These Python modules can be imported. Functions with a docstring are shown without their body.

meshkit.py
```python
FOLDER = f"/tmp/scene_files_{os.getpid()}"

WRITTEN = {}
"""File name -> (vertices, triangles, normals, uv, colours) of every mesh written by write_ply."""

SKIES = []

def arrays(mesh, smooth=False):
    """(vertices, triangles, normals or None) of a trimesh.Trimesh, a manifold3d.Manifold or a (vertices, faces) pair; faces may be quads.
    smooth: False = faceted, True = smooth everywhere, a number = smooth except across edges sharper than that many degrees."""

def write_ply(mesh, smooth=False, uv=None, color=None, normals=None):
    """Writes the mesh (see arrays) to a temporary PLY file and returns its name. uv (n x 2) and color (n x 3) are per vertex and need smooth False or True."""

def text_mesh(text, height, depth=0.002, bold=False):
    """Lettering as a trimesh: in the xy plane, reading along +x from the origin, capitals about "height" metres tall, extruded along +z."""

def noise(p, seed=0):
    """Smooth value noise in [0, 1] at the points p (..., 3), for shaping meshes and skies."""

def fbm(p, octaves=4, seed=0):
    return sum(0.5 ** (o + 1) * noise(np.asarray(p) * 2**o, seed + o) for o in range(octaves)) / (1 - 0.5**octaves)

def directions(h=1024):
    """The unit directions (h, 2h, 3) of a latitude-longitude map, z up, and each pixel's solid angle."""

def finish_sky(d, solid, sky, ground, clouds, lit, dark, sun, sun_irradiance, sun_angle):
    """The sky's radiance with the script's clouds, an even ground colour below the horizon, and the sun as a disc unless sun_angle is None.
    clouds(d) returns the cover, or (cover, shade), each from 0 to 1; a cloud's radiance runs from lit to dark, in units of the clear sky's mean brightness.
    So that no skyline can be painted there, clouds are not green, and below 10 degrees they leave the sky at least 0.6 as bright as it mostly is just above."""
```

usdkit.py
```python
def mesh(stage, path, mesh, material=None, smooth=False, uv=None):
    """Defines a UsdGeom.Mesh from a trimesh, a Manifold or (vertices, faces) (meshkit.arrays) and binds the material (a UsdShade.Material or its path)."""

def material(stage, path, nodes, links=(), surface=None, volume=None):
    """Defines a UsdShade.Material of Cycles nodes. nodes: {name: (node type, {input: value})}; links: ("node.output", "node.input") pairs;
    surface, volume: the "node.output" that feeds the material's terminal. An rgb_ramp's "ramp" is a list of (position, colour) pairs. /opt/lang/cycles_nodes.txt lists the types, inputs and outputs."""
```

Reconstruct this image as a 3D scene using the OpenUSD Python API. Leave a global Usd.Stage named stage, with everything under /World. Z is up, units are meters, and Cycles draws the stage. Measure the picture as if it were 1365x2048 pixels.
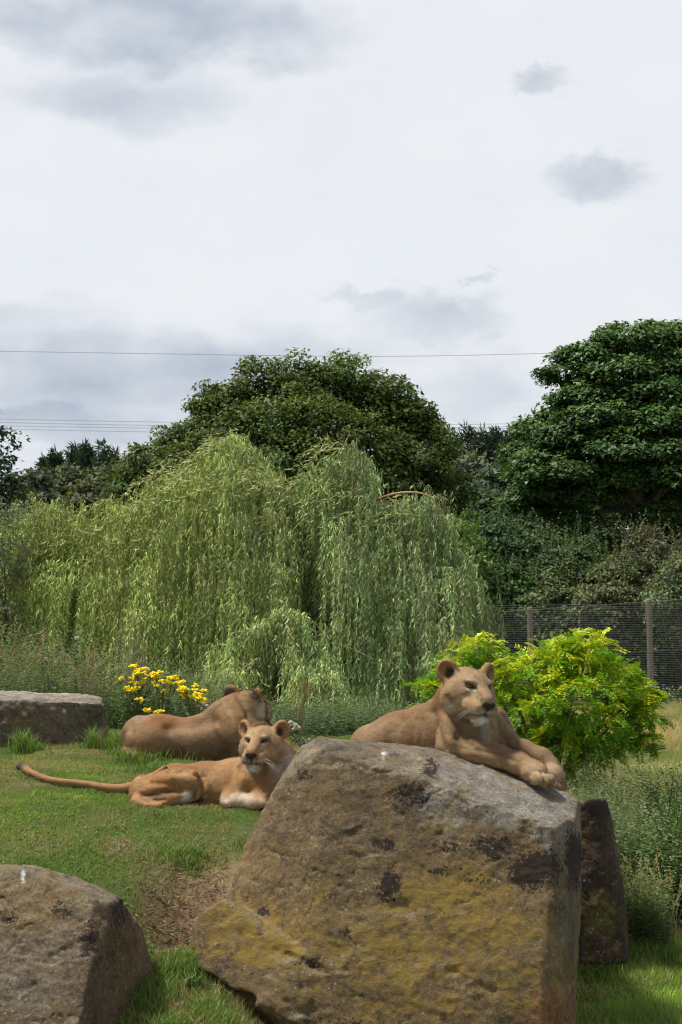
import math
import numpy as np
import trimesh
from scipy.spatial import ConvexHull, cKDTree
import meshkit
import usdkit
from pxr import Usd, UsdGeom, UsdLux, UsdShade, Sdf, Gf, Vt

stage = Usd.Stage.CreateInMemory()
UsdGeom.SetStageUpAxis(stage, 'Z')
UsdGeom.SetStageMetersPerUnit(stage, 1.0)
UsdGeom.Xform.Define(stage, '/World')
UsdGeom.Scope.Define(stage, '/World/Looks')

# ------------------------------------------------------------------ camera, sky, sun, exposure
FPX, EYE, HORIZON = 3600.0, 2.4, 1290.0
PITCH = math.atan((HORIZON - 1024.0) / FPX)
cam = UsdGeom.Camera.Define(stage, '/World/camera')
cam.AddTranslateOp().Set(Gf.Vec3d(0, 0, EYE))
cam.AddRotateXOp().Set(90.0 + math.degrees(PITCH))
cam.CreateFocalLengthAttr(50.0)
cam.CreateHorizontalApertureAttr(50.0 * 1365 / FPX)
cam.CreateVerticalApertureAttr(50.0 * 2048 / FPX)
cam.CreateFStopAttr(8.0)
cam.CreateFocusDistanceAttr(12.0)
cam.CreateExposureAttr(0.68)

SUN_TO = np.array([-0.80, -0.06, 0.0]); SUN_TO /= np.linalg.norm(SUN_TO)
SUN_EL = math.radians(62)
SUN_DIR = np.array([SUN_TO[0] * math.cos(SUN_EL), SUN_TO[1] * math.cos(SUN_EL), math.sin(SUN_EL)])
SUN_INT, SUN_ANGLE, SKY_STRENGTH = 1.2, 7.0, 0.1


def P(px, py, d):
    """World point seen at photograph pixel (px, py) at depth y = d."""
    rx, ru, rf = (px - 682.5) / FPX, -(py - 1024.0) / FPX, 1.0
    y = rf * math.cos(PITCH) - ru * math.sin(PITCH)
    z = rf * math.sin(PITCH) + ru * math.cos(PITCH)
    return np.array([rx / y * d, d, EYE + z / y * d])


def project(v):
    v = np.asarray(v, float)
    c, s = math.cos(PITCH), math.sin(PITCH)
    y, z = v[:, 1], v[:, 2] - EYE
    f, u = y * c + z * s, -y * s + z * c
    return np.stack([682.5 + FPX * v[:, 0] / f, 1024.0 - FPX * u / f], 1)


def sky_dir(px, py):
    p = P(px, py, 1.0) - np.array([0, 0, EYE])
    return p / np.linalg.norm(p)


def build_sky():
    S = SKY_STRENGTH
    nodes = {
        'tc': ('texture_coordinate', {}),
        'sky': ('sky_texture', {'sky_type': 'single_scattering', 'sun_disc': False, 'sun_elevation': SUN_EL,
                                'sun_rotation': math.atan2(SUN_DIR[0], SUN_DIR[1]), 'aerosol_density': 1.0}),
        'stretch': ('mapping', {'scale': (1.0, 1.0, 1.7)}),
        'warp': ('noise_texture', {'scale': 20.0, 'detail': 6.0, 'roughness': 0.55}),
        'wc': ('vector_math', {'math_type': 'subtract', 'vector2': (0.5, 0.5, 0.5)}),
        'ws': ('vector_math', {'math_type': 'scale', 'scale': 0.055}),
        'dir': ('vector_math', {'math_type': 'add'}),
        'warp2': ('noise_texture', {'scale': 70.0, 'detail': 5.0, 'roughness': 0.55}),
        'wc2': ('vector_math', {'math_type': 'subtract', 'vector2': (0.5, 0.5, 0.5)}),
        'ws2': ('vector_math', {'math_type': 'scale', 'scale': 0.026}),
        'dir2': ('vector_math', {'math_type': 'add'}),
        'big': ('noise_texture', {'scale': 5.0, 'detail': 7.0, 'roughness': 0.55}),
        'bigr': ('map_range', {'range_type': 'smoothstep', 'from_min': 0.55, 'from_max': 0.80, 'to_min': 0.0, 'to_max': 0.40}),
        'fine': ('noise_texture', {'scale': 17.0, 'detail': 5.0, 'roughness': 0.5}),
        'finer': ('map_range', {'from_min': 0.3, 'from_max': 0.7, 'to_min': 0.45, 'to_max': 1.2}),
        'sep': ('separate_xyz', {}),
        'low': ('map_range', {'range_type': 'smoothstep', 'from_min': 0.08, 'from_max': 0.17, 'to_min': 0.50, 'to_max': 0.0}),
        'lown': ('math', {'math_type': 'multiply'}),
    }
    links = [('stretch.vector', 'warp2.vector'), ('warp2.color', 'wc2.vector1'), ('wc2.vector', 'ws2.vector1'), ('tc.generated', 'dir2.vector1'), ('ws2.vector', 'dir2.vector2'), ('tc.generated', 'stretch.vector'), ('stretch.vector', 'warp.vector'), ('warp.color', 'wc.vector1'), ('wc.vector', 'ws.vector1'),
             ('tc.generated', 'dir.vector1'), ('ws.vector', 'dir.vector2'), ('stretch.vector', 'big.vector'), ('big.fac', 'bigr.value'),
             ('stretch.vector', 'fine.vector'), ('fine.fac', 'finer.value'), ('dir.vector', 'sep.vector'), ('sep.z', 'low.value'),
             ('low.result', 'lown.value1'), ('finer.result', 'lown.value2')]
    acc = None
    # grey undersides of the clouds in view: (px, py, half width, half height, strength)
    blobs = [(330, 50, 440, 95, 1.0), (240, 185, 290, 75, 0.6), (1082, 160, 66, 34, 0.75), (1195, 355, 120, 54, 0.72),
             (958, 555, 50, 15, 0.5), (740, 598, 120, 30, 0.6), (860, 640, 190, 75, 0.6), (960, 650, 60, 40, 0.4), (280, 745, 560, 120, 0.8), (660, 730, 330, 110, 0.5), (180, 850, 560, 70, 0.85), (900, 800, 260, 80, 0.5), (120, 640, 260, 50, 0.4)]
    for i, (px, py, hw, hh, st) in enumerate(blobs):
        c = sky_dir(px, py)
        nodes[f's{i}'] = ('vector_math', {'math_type': 'subtract', 'vector2': tuple(c)})
        nodes[f'm{i}'] = ('vector_math', {'math_type': 'multiply', 'vector2': (FPX / hw, 1.0, FPX / hh)})
        nodes[f'l{i}'] = ('vector_math', {'math_type': 'length'})
        nodes[f'r{i}'] = ('map_range', {'range_type': 'smoothstep', 'from_min': 1.2, 'from_max': 0.30, 'to_min': 0.0, 'to_max': st})
        links += [('dir.vector' if hw > 200 else 'dir2.vector', f's{i}.vector1'), (f's{i}.vector', f'm{i}.vector1'), (f'm{i}.vector', f'l{i}.vector1'), (f'l{i}.value', f'r{i}.value')]
        if acc is None:
            acc = f'r{i}.result'
        else:
            nodes[f'x{i}'] = ('math', {'math_type': 'smoothmax', 'value3': 0.2})
            links += [(acc, f'x{i}.value1'), (f'r{i}.result', f'x{i}.value2')]
            acc = f'x{i}.value'
    nodes['detail'] = ('math', {'math_type': 'multiply'})
    nodes['sum1'] = ('math', {'math_type': 'maximum'})
    nodes['sum2'] = ('math', {'math_type': 'maximum'})
    k = 0.645 / S                                                          # the exposure brings these back to what the photograph shows
    nodes['cloud'] = ('mix_color', {'a': tuple(k * np.array([0.855, 0.878, 0.900])), 'b': tuple(k * np.array([0.43, 0.49, 0.585])), 'use_clamp': True})
    # broken cloud: blue gaps open overhead, towards the horizon the clouds close up
    nodes['tsep'] = ('separate_xyz', {})
    nodes['gapn'] = ('noise_texture', {'scale': 3.0, 'detail': 6.0, 'roughness': 0.55})
    nodes['gap'] = ('map_range', {'range_type': 'smoothstep', 'from_min': 0.42, 'from_max': 0.58, 'to_min': 0.0, 'to_max': 0.92})
    nodes['high'] = ('map_range', {'range_type': 'smoothstep', 'from_min': 0.40, 'from_max': 0.72, 'to_min': 0.0, 'to_max': 1.0})
    nodes['thin'] = ('math', {'math_type': 'multiply'})
    nodes['cover'] = ('math', {'math_type': 'subtract', 'value1': 0.96})
    links += [('tc.generated', 'tsep.vector'), ('tc.generated', 'gapn.vector'), ('gapn.fac', 'gap.value'), ('tsep.z', 'high.value'), ('gap.result', 'thin.value1'), ('high.result', 'thin.value2'), ('thin.value', 'cover.value2'), ('cover.value', 'all.fac')]
    nodes['all'] = ('mix_color', {})
    nodes['bg'] = ('background_shader', {'strength': S})
    links += [(acc, 'detail.value1'), ('finer.result', 'detail.value2'), ('detail.value', 'sum1.value1'), ('bigr.result', 'sum1.value2'),
              ('sum1.value', 'sum2.value1'), ('lown.value', 'sum2.value2'), ('sum2.value', 'cloud.fac'),
              ('sky.color', 'all.a'), ('cloud.result', 'all.b'), ('all.result', 'bg.color')]
    m = usdkit.material(stage, '/World/Looks/sky_look', nodes, links, surface='bg.background')
    dome = UsdLux.DomeLight.Define(stage, '/World/sky')
    dome.CreateIntensityAttr(1.0)
    UsdShade.MaterialBindingAPI.Apply(dome.GetPrim()).Bind(m)
    dome.GetPrim().SetCustomDataByKey('kind', 'structure')
    dome.GetPrim().SetCustomDataByKey('label', 'pale overcast sky with soft grey cloud patches')


build_sky()
sun = UsdLux.DistantLight.Define(stage, '/World/sun')
sun.CreateIntensityAttr(SUN_INT)
sun.CreateAngleAttr(SUN_ANGLE)
sun.CreateNormalizeAttr(True)
sun.CreateColorAttr(Gf.Vec3f(1.0, 0.955, 0.88))
_q = Gf.Rotation(Gf.Vec3d(0, 0, 1), Gf.Vec3d(*map(float, SUN_DIR)))
sun.AddTransformOp().Set(Gf.Matrix4d().SetRotate(_q))

# ------------------------------------------------------------------ helpers
_taken = {}


def path_for(name, parent):
    base = f'{parent}/{name}' if parent else f'/World/{name}'
    n = _taken.get(base, 0)
    _taken[base] = n + 1
    return base if n == 0 else f'{base}_{n:03d}'


def tag(prim, label=None, cat=None, group=None, kind=None):
    for k, v in (('label', label), ('category', cat), ('group', group), ('kind', kind)):
        if v:
            prim.SetCustomDataByKey(k, v)
    return prim


def thing(name, label=None, cat=None, group=None, loc=None):
    p = path_for(name, None)
    x = UsdGeom.Xform.Define(stage, p)
    if loc is not None:
        x.AddTranslateOp().Set(Gf.Vec3d(*map(float, loc)))
    tag(x.GetPrim(), label, cat, group)
    return p


def obj(name, v, f, mat, parent=None, tint=None, smooth=False, origin=None, crust=None, **kw):
    """One Mesh prim of triangles or quads with an optional per-vertex colour called tint."""
    v, f = np.asarray(v, float), np.asarray(f, int)
    if origin is not None:
        v = v - np.asarray(origin, float)
    p = path_for(name, parent)
    m = UsdGeom.Mesh.Define(stage, p)
    m.CreatePointsAttr(Vt.Vec3fArray.FromNumpy(v.astype(np.float32)))
    m.CreateFaceVertexCountsAttr(Vt.IntArray.FromNumpy(np.full(len(f), f.shape[1], np.int32)))
    m.CreateFaceVertexIndicesAttr(Vt.IntArray.FromNumpy(f.astype(np.int32).ravel()))
    m.CreateSubdivisionSchemeAttr('none')
    if smooth is not False and smooth is not None:
        n = vertex_normals(v, f) if smooth is True else smooth
        m.CreateNormalsAttr(Vt.Vec3fArray.FromNumpy(n.astype(np.float32)))
        m.SetNormalsInterpolation('vertex')
    if tint is not None:
        t = np.broadcast_to(np.asarray(tint, np.float32), (len(v), 3)).astype(np.float32)
        UsdGeom.PrimvarsAPI(m).CreatePrimvar('tint', Sdf.ValueTypeNames.Color3fArray, 'vertex').Set(Vt.Vec3fArray.FromNumpy(np.ascontiguousarray(t)))
    if crust is not None:
        UsdGeom.PrimvarsAPI(m).CreatePrimvar('crust', Sdf.ValueTypeNames.Color3fArray, 'vertex').Set(Vt.Vec3fArray.FromNumpy(np.ascontiguousarray(crust, np.float32)))
    UsdShade.MaterialBindingAPI.Apply(m.GetPrim()).Bind(UsdShade.Material.Get(stage, '/World/Looks/' + mat))
    tag(m.GetPrim(), **kw)
    return p


def tri(f):
    f = np.asarray(f, int)
    return f if f.shape[1] == 3 else np.vstack([f[:, [0, 1, 2]], f[:, [0, 2, 3]]])


def vertex_normals(v, f):
    f = tri(f)
    n = np.zeros_like(v)
    fn = np.cross(v[f[:, 1]] - v[f[:, 0]], v[f[:, 2]] - v[f[:, 0]])
    for k in range(3):
        np.add.at(n, f[:, k], fn)
    return n / np.maximum(np.linalg.norm(n, axis=1, keepdims=True), 1e-12)


def norm(a):
    a = np.asarray(a, float)
    return a / np.maximum(np.linalg.norm(a, axis=-1, keepdims=True), 1e-12)


def smoothstep(a, b, x):
    t = np.clip((np.asarray(x, float) - a) / (b - a), 0, 1)
    return t * t * (3 - 2 * t)


def fbm(p, octaves=4, seed=0):
    return meshkit.fbm(np.asarray(p, float) + 137.3, octaves, seed)


class MB:
    """Collects pieces (vertices, triangles, colours) for one mesh."""
    def __init__(self):
        self.v, self.f, self.c, self.n = [], [], [], 0

    def add(self, v, f, c=None):
        v, f = np.asarray(v, float), tri(f)
        self.v.append(v); self.f.append(f + self.n); self.n += len(v)
        self.c.append(np.broadcast_to(np.asarray((0.5, 0.5, 0.5) if c is None else c, float), (len(v), 3)))
        return self

    def build(self, name, mat, parent=None, smooth=False, **kw):
        return obj(name, np.vstack(self.v), np.vstack(self.f), mat, parent, np.vstack(self.c), smooth, **kw)


def tube(points, radii, sides=6):
    p = np.asarray(points, float)
    r = np.broadcast_to(np.asarray(radii, float), (len(p),))
    t = norm(np.gradient(p, axis=0))
    ref = np.where(np.abs(t[:, 2:]) < 0.9, [0, 0, 1.0], [1.0, 0, 0])
    a = norm(np.cross(t, ref)); b = np.cross(t, a)
    an = np.arange(sides) * 2 * np.pi / sides
    v = p[:, None] + r[:, None, None] * (np.cos(an)[None, :, None] * a[:, None] + np.sin(an)[None, :, None] * b[:, None])
    i, j = np.meshgrid(np.arange(len(p) - 1), np.arange(sides), indexing='ij')
    q = np.stack([i * sides + j, i * sides + (j + 1) % sides, (i + 1) * sides + (j + 1) % sides, (i + 1) * sides + j], -1).reshape(-1, 4)
    v = np.vstack([v.reshape(-1, 3), p[:1], p[-1:]])
    n0, n1 = len(p) * sides, len(p) * sides + 1
    k = np.arange(sides)
    caps = np.vstack([np.stack([np.full(sides, n0), (k + 1) % sides, k], 1), np.stack([np.full(sides, n1), (len(p) - 1) * sides + k, (len(p) - 1) * sides + (k + 1) % sides], 1)])
    return v, np.vstack([tri(q), caps])


def curve(pts, n=12):
    """Smooth polyline through the control points (Catmull-Rom)."""
    p = np.asarray(pts, float)
    p = np.vstack([2 * p[0] - p[1], p, 2 * p[-1] - p[-2]])
    out = []
    for i in range(1, len(p) - 2):
        t = np.linspace(0, 1, n, endpoint=False)[:, None]
        a, b, c, d = p[i - 1], p[i], p[i + 1], p[i + 2]
        out.append(0.5 * (2 * b + (c - a) * t + (2 * a - 5 * b + 4 * c - d) * t ** 2 + (3 * b - a - 3 * c + d) * t ** 3))
    return np.vstack(out + [p[-2:-1]])


def leaves(c, axis, nrm, length, width, col, fold=0.15):
    """Diamond leaves, two triangles each: base at c, pointing along axis, face towards nrm."""
    c, axis, nrm = np.asarray(c, float), norm(axis), norm(nrm)
    n = len(c)
    side = norm(np.cross(axis, nrm)); nn = np.cross(side, axis)
    L, W = np.broadcast_to(length, (n,))[:, None], np.broadcast_to(width, (n,))[:, None]
    mid = c + axis * L * 0.45
    v = np.stack([c, mid + side * W / 2 + nn * W * fold, c + axis * L, mid - side * W / 2 + nn * W * fold], 1).reshape(-1, 3)
    k = np.arange(n)[:, None] * 4
    f = np.vstack([k + [0, 1, 2], k + [0, 2, 3]])
    return v, f, np.repeat(np.broadcast_to(np.asarray(col, float), (n, 3)), 4, 0)


def leaves1(c, axis, nrm, length, width, col):
    """Narrow or small leaves of one triangle each."""
    c, axis = np.asarray(c, float), norm(axis)
    n = len(c)
    side = norm(np.cross(axis, norm(nrm)))
    L, W = np.broadcast_to(length, (n,))[:, None], np.broadcast_to(width, (n,))[:, None]
    v = np.stack([c + axis * L * 0.12 - side * W / 2, c + axis * L * 0.12 + side * W / 2, c + axis * L], 1).reshape(-1, 3)
    return v, np.arange(n)[:, None] * 3 + [0, 1, 2], np.repeat(np.broadcast_to(np.asarray(col, float), (n, 3)), 3, 0)


def blades(base, height, width, lean, col, rng, tipcol=None, segs=1):
    """Grass blades: one triangle, or a bent three-triangle strip when segs is 2."""
    base = np.asarray(base, float); n = len(base)
    ang = rng.uniform(0, 2 * np.pi, n)
    side = np.stack([np.cos(ang), np.sin(ang), np.zeros(n)], 1)
    H, W = np.broadcast_to(height, (n,))[:, None], np.broadcast_to(width, (n,))[:, None]
    lean = np.asarray(lean, float)
    col = np.broadcast_to(np.asarray(col, float), (n, 3))
    tipcol = col if tipcol is None else tipcol
    up = np.array([0, 0, 1.0])
    if segs == 1:
        tip = base + (up + lean) / np.linalg.norm(up + lean, axis=1, keepdims=True) * H
        v = np.stack([base - side * W / 2, base + side * W / 2, tip], 1).reshape(-1, 3)
        k = np.arange(n)[:, None] * 3
        return v, k + [0, 1, 2], np.stack([col, col, tipcol], 1).reshape(-1, 3)
    mid = base + (up + lean * 0.4) * H * 0.55
    tip = mid + norm(up * 0.6 + lean * 1.5) * H * 0.5
    v = np.stack([base - side * W / 2, base + side * W / 2, mid - side * W * 0.4, mid + side * W * 0.4, tip], 1).reshape(-1, 3)
    k = np.arange(n)[:, None] * 5
    return v, np.vstack([k + [0, 1, 3], k + [0, 3, 2], k + [2, 3, 4]]), np.stack([col, col, col, col, tipcol], 1).reshape(-1, 3)


def rand_dirs(rng, n):
    return norm(rng.normal(size=(n, 3)))


# --- signed-distance modelling of organic bodies, meshed with naive surface nets
class Field:
    def __init__(self, lo, hi, h):
        self.h, self.lo = h, np.asarray(lo, float)
        self.n = np.ceil((np.asarray(hi, float) - self.lo) / h).astype(int) + 1
        self.d = np.full(self.n, 0.2, np.float32)

    def _window(self, lo, hi, m):
        i0 = np.clip(np.floor((np.asarray(lo) - m - self.lo) / self.h).astype(int), 0, self.n - 1)
        i1 = np.clip(np.ceil((np.asarray(hi) + m - self.lo) / self.h).astype(int) + 1, 1, self.n)
        ax = [(self.lo[k] + self.h * np.arange(i0[k], i1[k])).astype(np.float32) for k in range(3)]
        sl = tuple(slice(i0[k], i1[k]) for k in range(3))
        return sl, (ax[0][:, None, None], ax[1][None, :, None], ax[2][None, None, :])

    def _blend(self, sl, g, k, sub=False):
        a = self.d[sl]
        if sub:
            g = -g
            hh = np.maximum(k - np.abs(a - g), 0) / k
            self.d[sl] = np.maximum(a, g) + hh * hh * k * 0.25
        else:
            hh = np.maximum(k - np.abs(a - g), 0) / k
            self.d[sl] = np.minimum(a, g) - hh * hh * k * 0.25

    def cone(self, a, ra, b, rb, k=0.05, sub=False):
        a, b = np.asarray(a, float), np.asarray(b, float)
        r = max(ra, rb)
        sl, (x, y, z) = self._window(np.minimum(a, b) - r, np.maximum(a, b) + r, k + 2 * self.h)
        ba = b - a
        t = np.clip(((x - a[0]) * ba[0] + (y - a[1]) * ba[1] + (z - a[2]) * ba[2]) / max(ba @ ba, 1e-9), 0, 1)
        g = np.sqrt((x - a[0] - t * ba[0]) ** 2 + (y - a[1] - t * ba[1]) ** 2 + (z - a[2] - t * ba[2]) ** 2) - (ra + (rb - ra) * t)
        self._blend(sl, g.astype(np.float32), k, sub)

    def chain(self, pts, k=0.05):
        for (a, ra), (b, rb) in zip(pts[:-1], pts[1:]):
            self.cone(a, ra, b, rb, k)

    def ell(self, c, r, R=None, k=0.05, sub=False):
        c, r = np.asarray(c, float), np.asarray(r, float)
        R = np.eye(3) if R is None else R
        ext = np.sqrt(((R * r) ** 2).sum(1))
        sl, (x, y, z) = self._window(c - ext, c + ext, k + 2 * self.h)
        q = [(x - c[0]) * R[0, i] + (y - c[1]) * R[1, i] + (z - c[2]) * R[2, i] for i in range(3)]
        k0 = np.sqrt(sum((q[i] / r[i]) ** 2 for i in range(3)))
        k1 = np.sqrt(sum((q[i] / r[i] ** 2) ** 2 for i in range(3))) + 1e-9
        self._blend(sl, (k0 * (k0 - 1) / k1).astype(np.float32), k, sub)

    def hull(self, pts, inset=0.0, k=0.03, chips=()):
        """Convex hull of the points (rounded by inset)."""
        pts = np.asarray(pts, float)
        eq = np.unique(np.round(ConvexHull(pts).equations, 4), axis=0)
        sl, (x, y, z) = self._window(pts.min(0), pts.max(0), k + 3 * self.h)
        if len(chips):                                                     # planes that shave corners and edges
            eq = np.vstack([eq, [[*d, -((pts @ d).max() - o)] for d, o in chips]])
        g = None
        for e in eq:
            s = (e[0] * x + e[1] * y + e[2] * z + e[3]).astype(np.float32)
            if g is None:
                g = s + np.zeros(1, np.float32)
            elif inset > 0:
                hh = np.maximum(inset - np.abs(g - s), 0) / inset
                g = np.maximum(g, s) + hh * hh * inset * 0.25
            else:
                g = np.maximum(g, s)
        self._blend(sl, g, k)

    def mesh(self):
        d = self.d
        inside = d < 0
        s = np.zeros(tuple(self.n - 1), np.int8)
        for i, j, k in np.ndindex(2, 2, 2):
            s += inside[i:self.n[0] - 1 + i, j:self.n[1] - 1 + j, k:self.n[2] - 1 + k]
        act = (s > 0) & (s < 8)
        idx = np.full(act.shape, -1, np.int64)
        cells = np.argwhere(act)
        idx[act] = np.arange(len(cells))
        acc, cnt = np.zeros((len(cells), 3)), np.zeros(len(cells))
        corner = {c: d[cells[:, 0] + c[0], cells[:, 1] + c[1], cells[:, 2] + c[2]] for c in np.ndindex(2, 2, 2)}
        for c in np.ndindex(2, 2, 2):
            for ax in range(3):
                if c[ax]:
                    continue
                e = list(c); e[ax] = 1; e = tuple(e)
                a, b = corner[c], corner[e]
                cross = (a < 0) != (b < 0)
                t = np.where(cross, a / np.where(cross, a - b, 1), 0)
                p = np.broadcast_to(np.asarray(c, float), (len(cells), 3)).copy()
                p[:, ax] += t
                acc += np.where(cross[:, None], p, 0); cnt += cross
        v = self.lo + self.h * (cells + acc / np.maximum(cnt, 1)[:, None])
        quads = []
        for ax in range(3):
            u, w = (ax + 1) % 3, (ax + 2) % 3
            sh = [slice(None)] * 3
            a = [slice(None)] * 3; b = [slice(None)] * 3
            a[ax], b[ax] = slice(0, -1), slice(1, None)
            cr = inside[tuple(a)] != inside[tuple(b)]
            ed = np.argwhere(cr)
            ok = (ed[:, u] > 0) & (ed[:, w] > 0) & (ed[:, u] < self.n[u] - 1) & (ed[:, w] < self.n[w] - 1)
            ed = ed[ok]
            g = []
            for du, dw in ((0, 0), (-1, 0), (-1, -1), (0, -1)):
                q = ed.copy(); q[:, u] += du; q[:, w] += dw
                g.append(idx[q[:, 0], q[:, 1], q[:, 2]])
            g = np.stack(g, 1)
            flip = ~inside[ed[:, 0], ed[:, 1], ed[:, 2]]
            g[flip] = g[flip][:, ::-1]
            quads.append(g[(g >= 0).all(1)])
        return v, np.vstack(quads)


def relax(v, f, times=2, lam=0.5, mu=-0.53):
    """Taubin smoothing of a quad mesh."""
    e = np.vstack([f[:, [0, 1]], f[:, [1, 2]], f[:, [2, 3]], f[:, [3, 0]]]) if f.shape[1] == 4 else np.vstack([f[:, [0, 1]], f[:, [1, 2]], f[:, [2, 0]]])
    from scipy.sparse import coo_matrix
    n = len(v)
    m = coo_matrix((np.ones(len(e) * 2), (np.r_[e[:, 0], e[:, 1]], np.r_[e[:, 1], e[:, 0]])), shape=(n, n)).tocsr()
    deg = np.maximum(np.asarray(m.sum(1)).ravel(), 1)[:, None]
    for _ in range(times):
        v = v + lam * (m @ v / deg - v)
        v = v + mu * (m @ v / deg - v)
    return v


def rot(yaw=0, pitch=0, roll=0):
    """Columns: forward, left, up. yaw 0 looks along -y (to the camera); positive yaw turns towards +x. pitch > 0 looks down."""
    fwd = np.array([math.sin(yaw) * math.cos(pitch), -math.cos(yaw) * math.cos(pitch), -math.sin(pitch)])
    left = norm(np.cross([0, 0, 1.0], fwd)); up = np.cross(fwd, left)
    c, s = math.cos(roll), math.sin(roll)
    return np.stack([fwd, c * left + s * up, -s * left + c * up], 1)
# ------------------------------------------------------------------ materials
def mat(name, nodes, links, surface, **kw):
    return usdkit.material(stage, '/World/Looks/' + name, nodes, links, surface=surface, **kw)


def leaf_mat(name, translucency=0.3, rough=0.6, spec=0.15, warm=(1.15, 1.2, 0.5)):
    mat(name, {'t': ('attribute', {'attribute': 'tint'}),
               'p': ('principled_bsdf', {'roughness': rough, 'specular_ior_level': spec}),
               'w': ('mix_color', {'blend_type': 'multiply', 'fac': 1.0, 'b': warm, 'use_clamp': False}),
               'tr': ('translucent_bsdf', {}), 'm': ('mix_closure', {'fac': translucency})},
        [('t.color', 'p.base_color'), ('t.color', 'w.a'), ('w.result', 'tr.color'), ('p.BSDF', 'm.closure1'), ('tr.BSDF', 'm.closure2')], 'm.closure')


leaf_mat('leaf')
leaf_mat('glossy_leaf', 0.25, 0.5, 0.25)
leaf_mat('willow_leaf', 0.14, 0.6, 0.2)
leaf_mat('grass_blade', 0.35, 0.55, 0.3)
leaf_mat('petal', 0.3, 0.6, 0.2, (1, 1, 0.8))


def tint_mat(name, scale, amount, bump, rough=0.85, spec=0.2, bscale=None, dist=0.01):
    """Vertex colour broken up by fine noise, with relief."""
    mat(name, {'t': ('attribute', {'attribute': 'tint'}), 'g': ('geometry', {}),
               'n': ('noise_texture', {'scale': scale, 'detail': 6.0, 'roughness': 0.65}),
               'r': ('map_range', {'from_min': 0.3, 'from_max': 0.7, 'to_min': 1.0 - amount, 'to_max': 1.0 + amount}),
               'x': ('vector_math', {'math_type': 'scale'}),
               'b': ('noise_texture', {'scale': bscale or scale * 2, 'detail': 5.0, 'roughness': 0.7}),
               'bu': ('bump', {'strength': bump, 'distance': dist}),
               'p': ('principled_bsdf', {'roughness': rough, 'specular_ior_level': spec})},
        [('g.position', 'n.vector'), ('g.position', 'b.vector'), ('n.fac', 'r.value'), ('t.color', 'x.vector1'), ('r.result', 'x.scale'), ('x.vector', 'p.base_color'),
         ('b.fac', 'bu.height'), ('bu.normal', 'p.normal')], 'p.BSDF')


tint_mat('bark', 30, 0.45, 0.8, 0.9)
tint_mat('soil', 22, 0.4, 0.8, 0.95, 0.1)
tint_mat('weathered_wood', 40, 0.35, 0.5)
tint_mat('skin', 60, 0.14, 0.25, 0.75, 0.15, 220, 0.004)
mat('fur_hair', {'t': ('attribute', {'attribute': 'tint'}), 'p': ('principled_bsdf', {'roughness': 0.65, 'specular_ior_level': 0.2})}, [('t.color', 'p.base_color')], 'p.BSDF')
mat('nose_leather', {'p': ('principled_bsdf', {'base_color': (0.010, 0.008, 0.007), 'roughness': 0.6, 'specular_ior_level': 0.25})}, [], 'p.BSDF')
mat('eye_wet', {'p': ('principled_bsdf', {'base_color': (0.055, 0.032, 0.010), 'roughness': 0.12})}, [], 'p.BSDF')
mat('claw', {'p': ('principled_bsdf', {'base_color': (0.05, 0.04, 0.033), 'roughness': 0.4})}, [], 'p.BSDF')
mat('whisker', {'p': ('principled_bsdf', {'base_color': (0.75, 0.72, 0.66), 'roughness': 0.4})}, [], 'p.BSDF')
mat('galvanised_wire', {'p': ('principled_bsdf', {'base_color': (0.09, 0.10, 0.095), 'roughness': 0.6, 'metallic': 0.0})}, [], 'p.BSDF')
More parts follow.
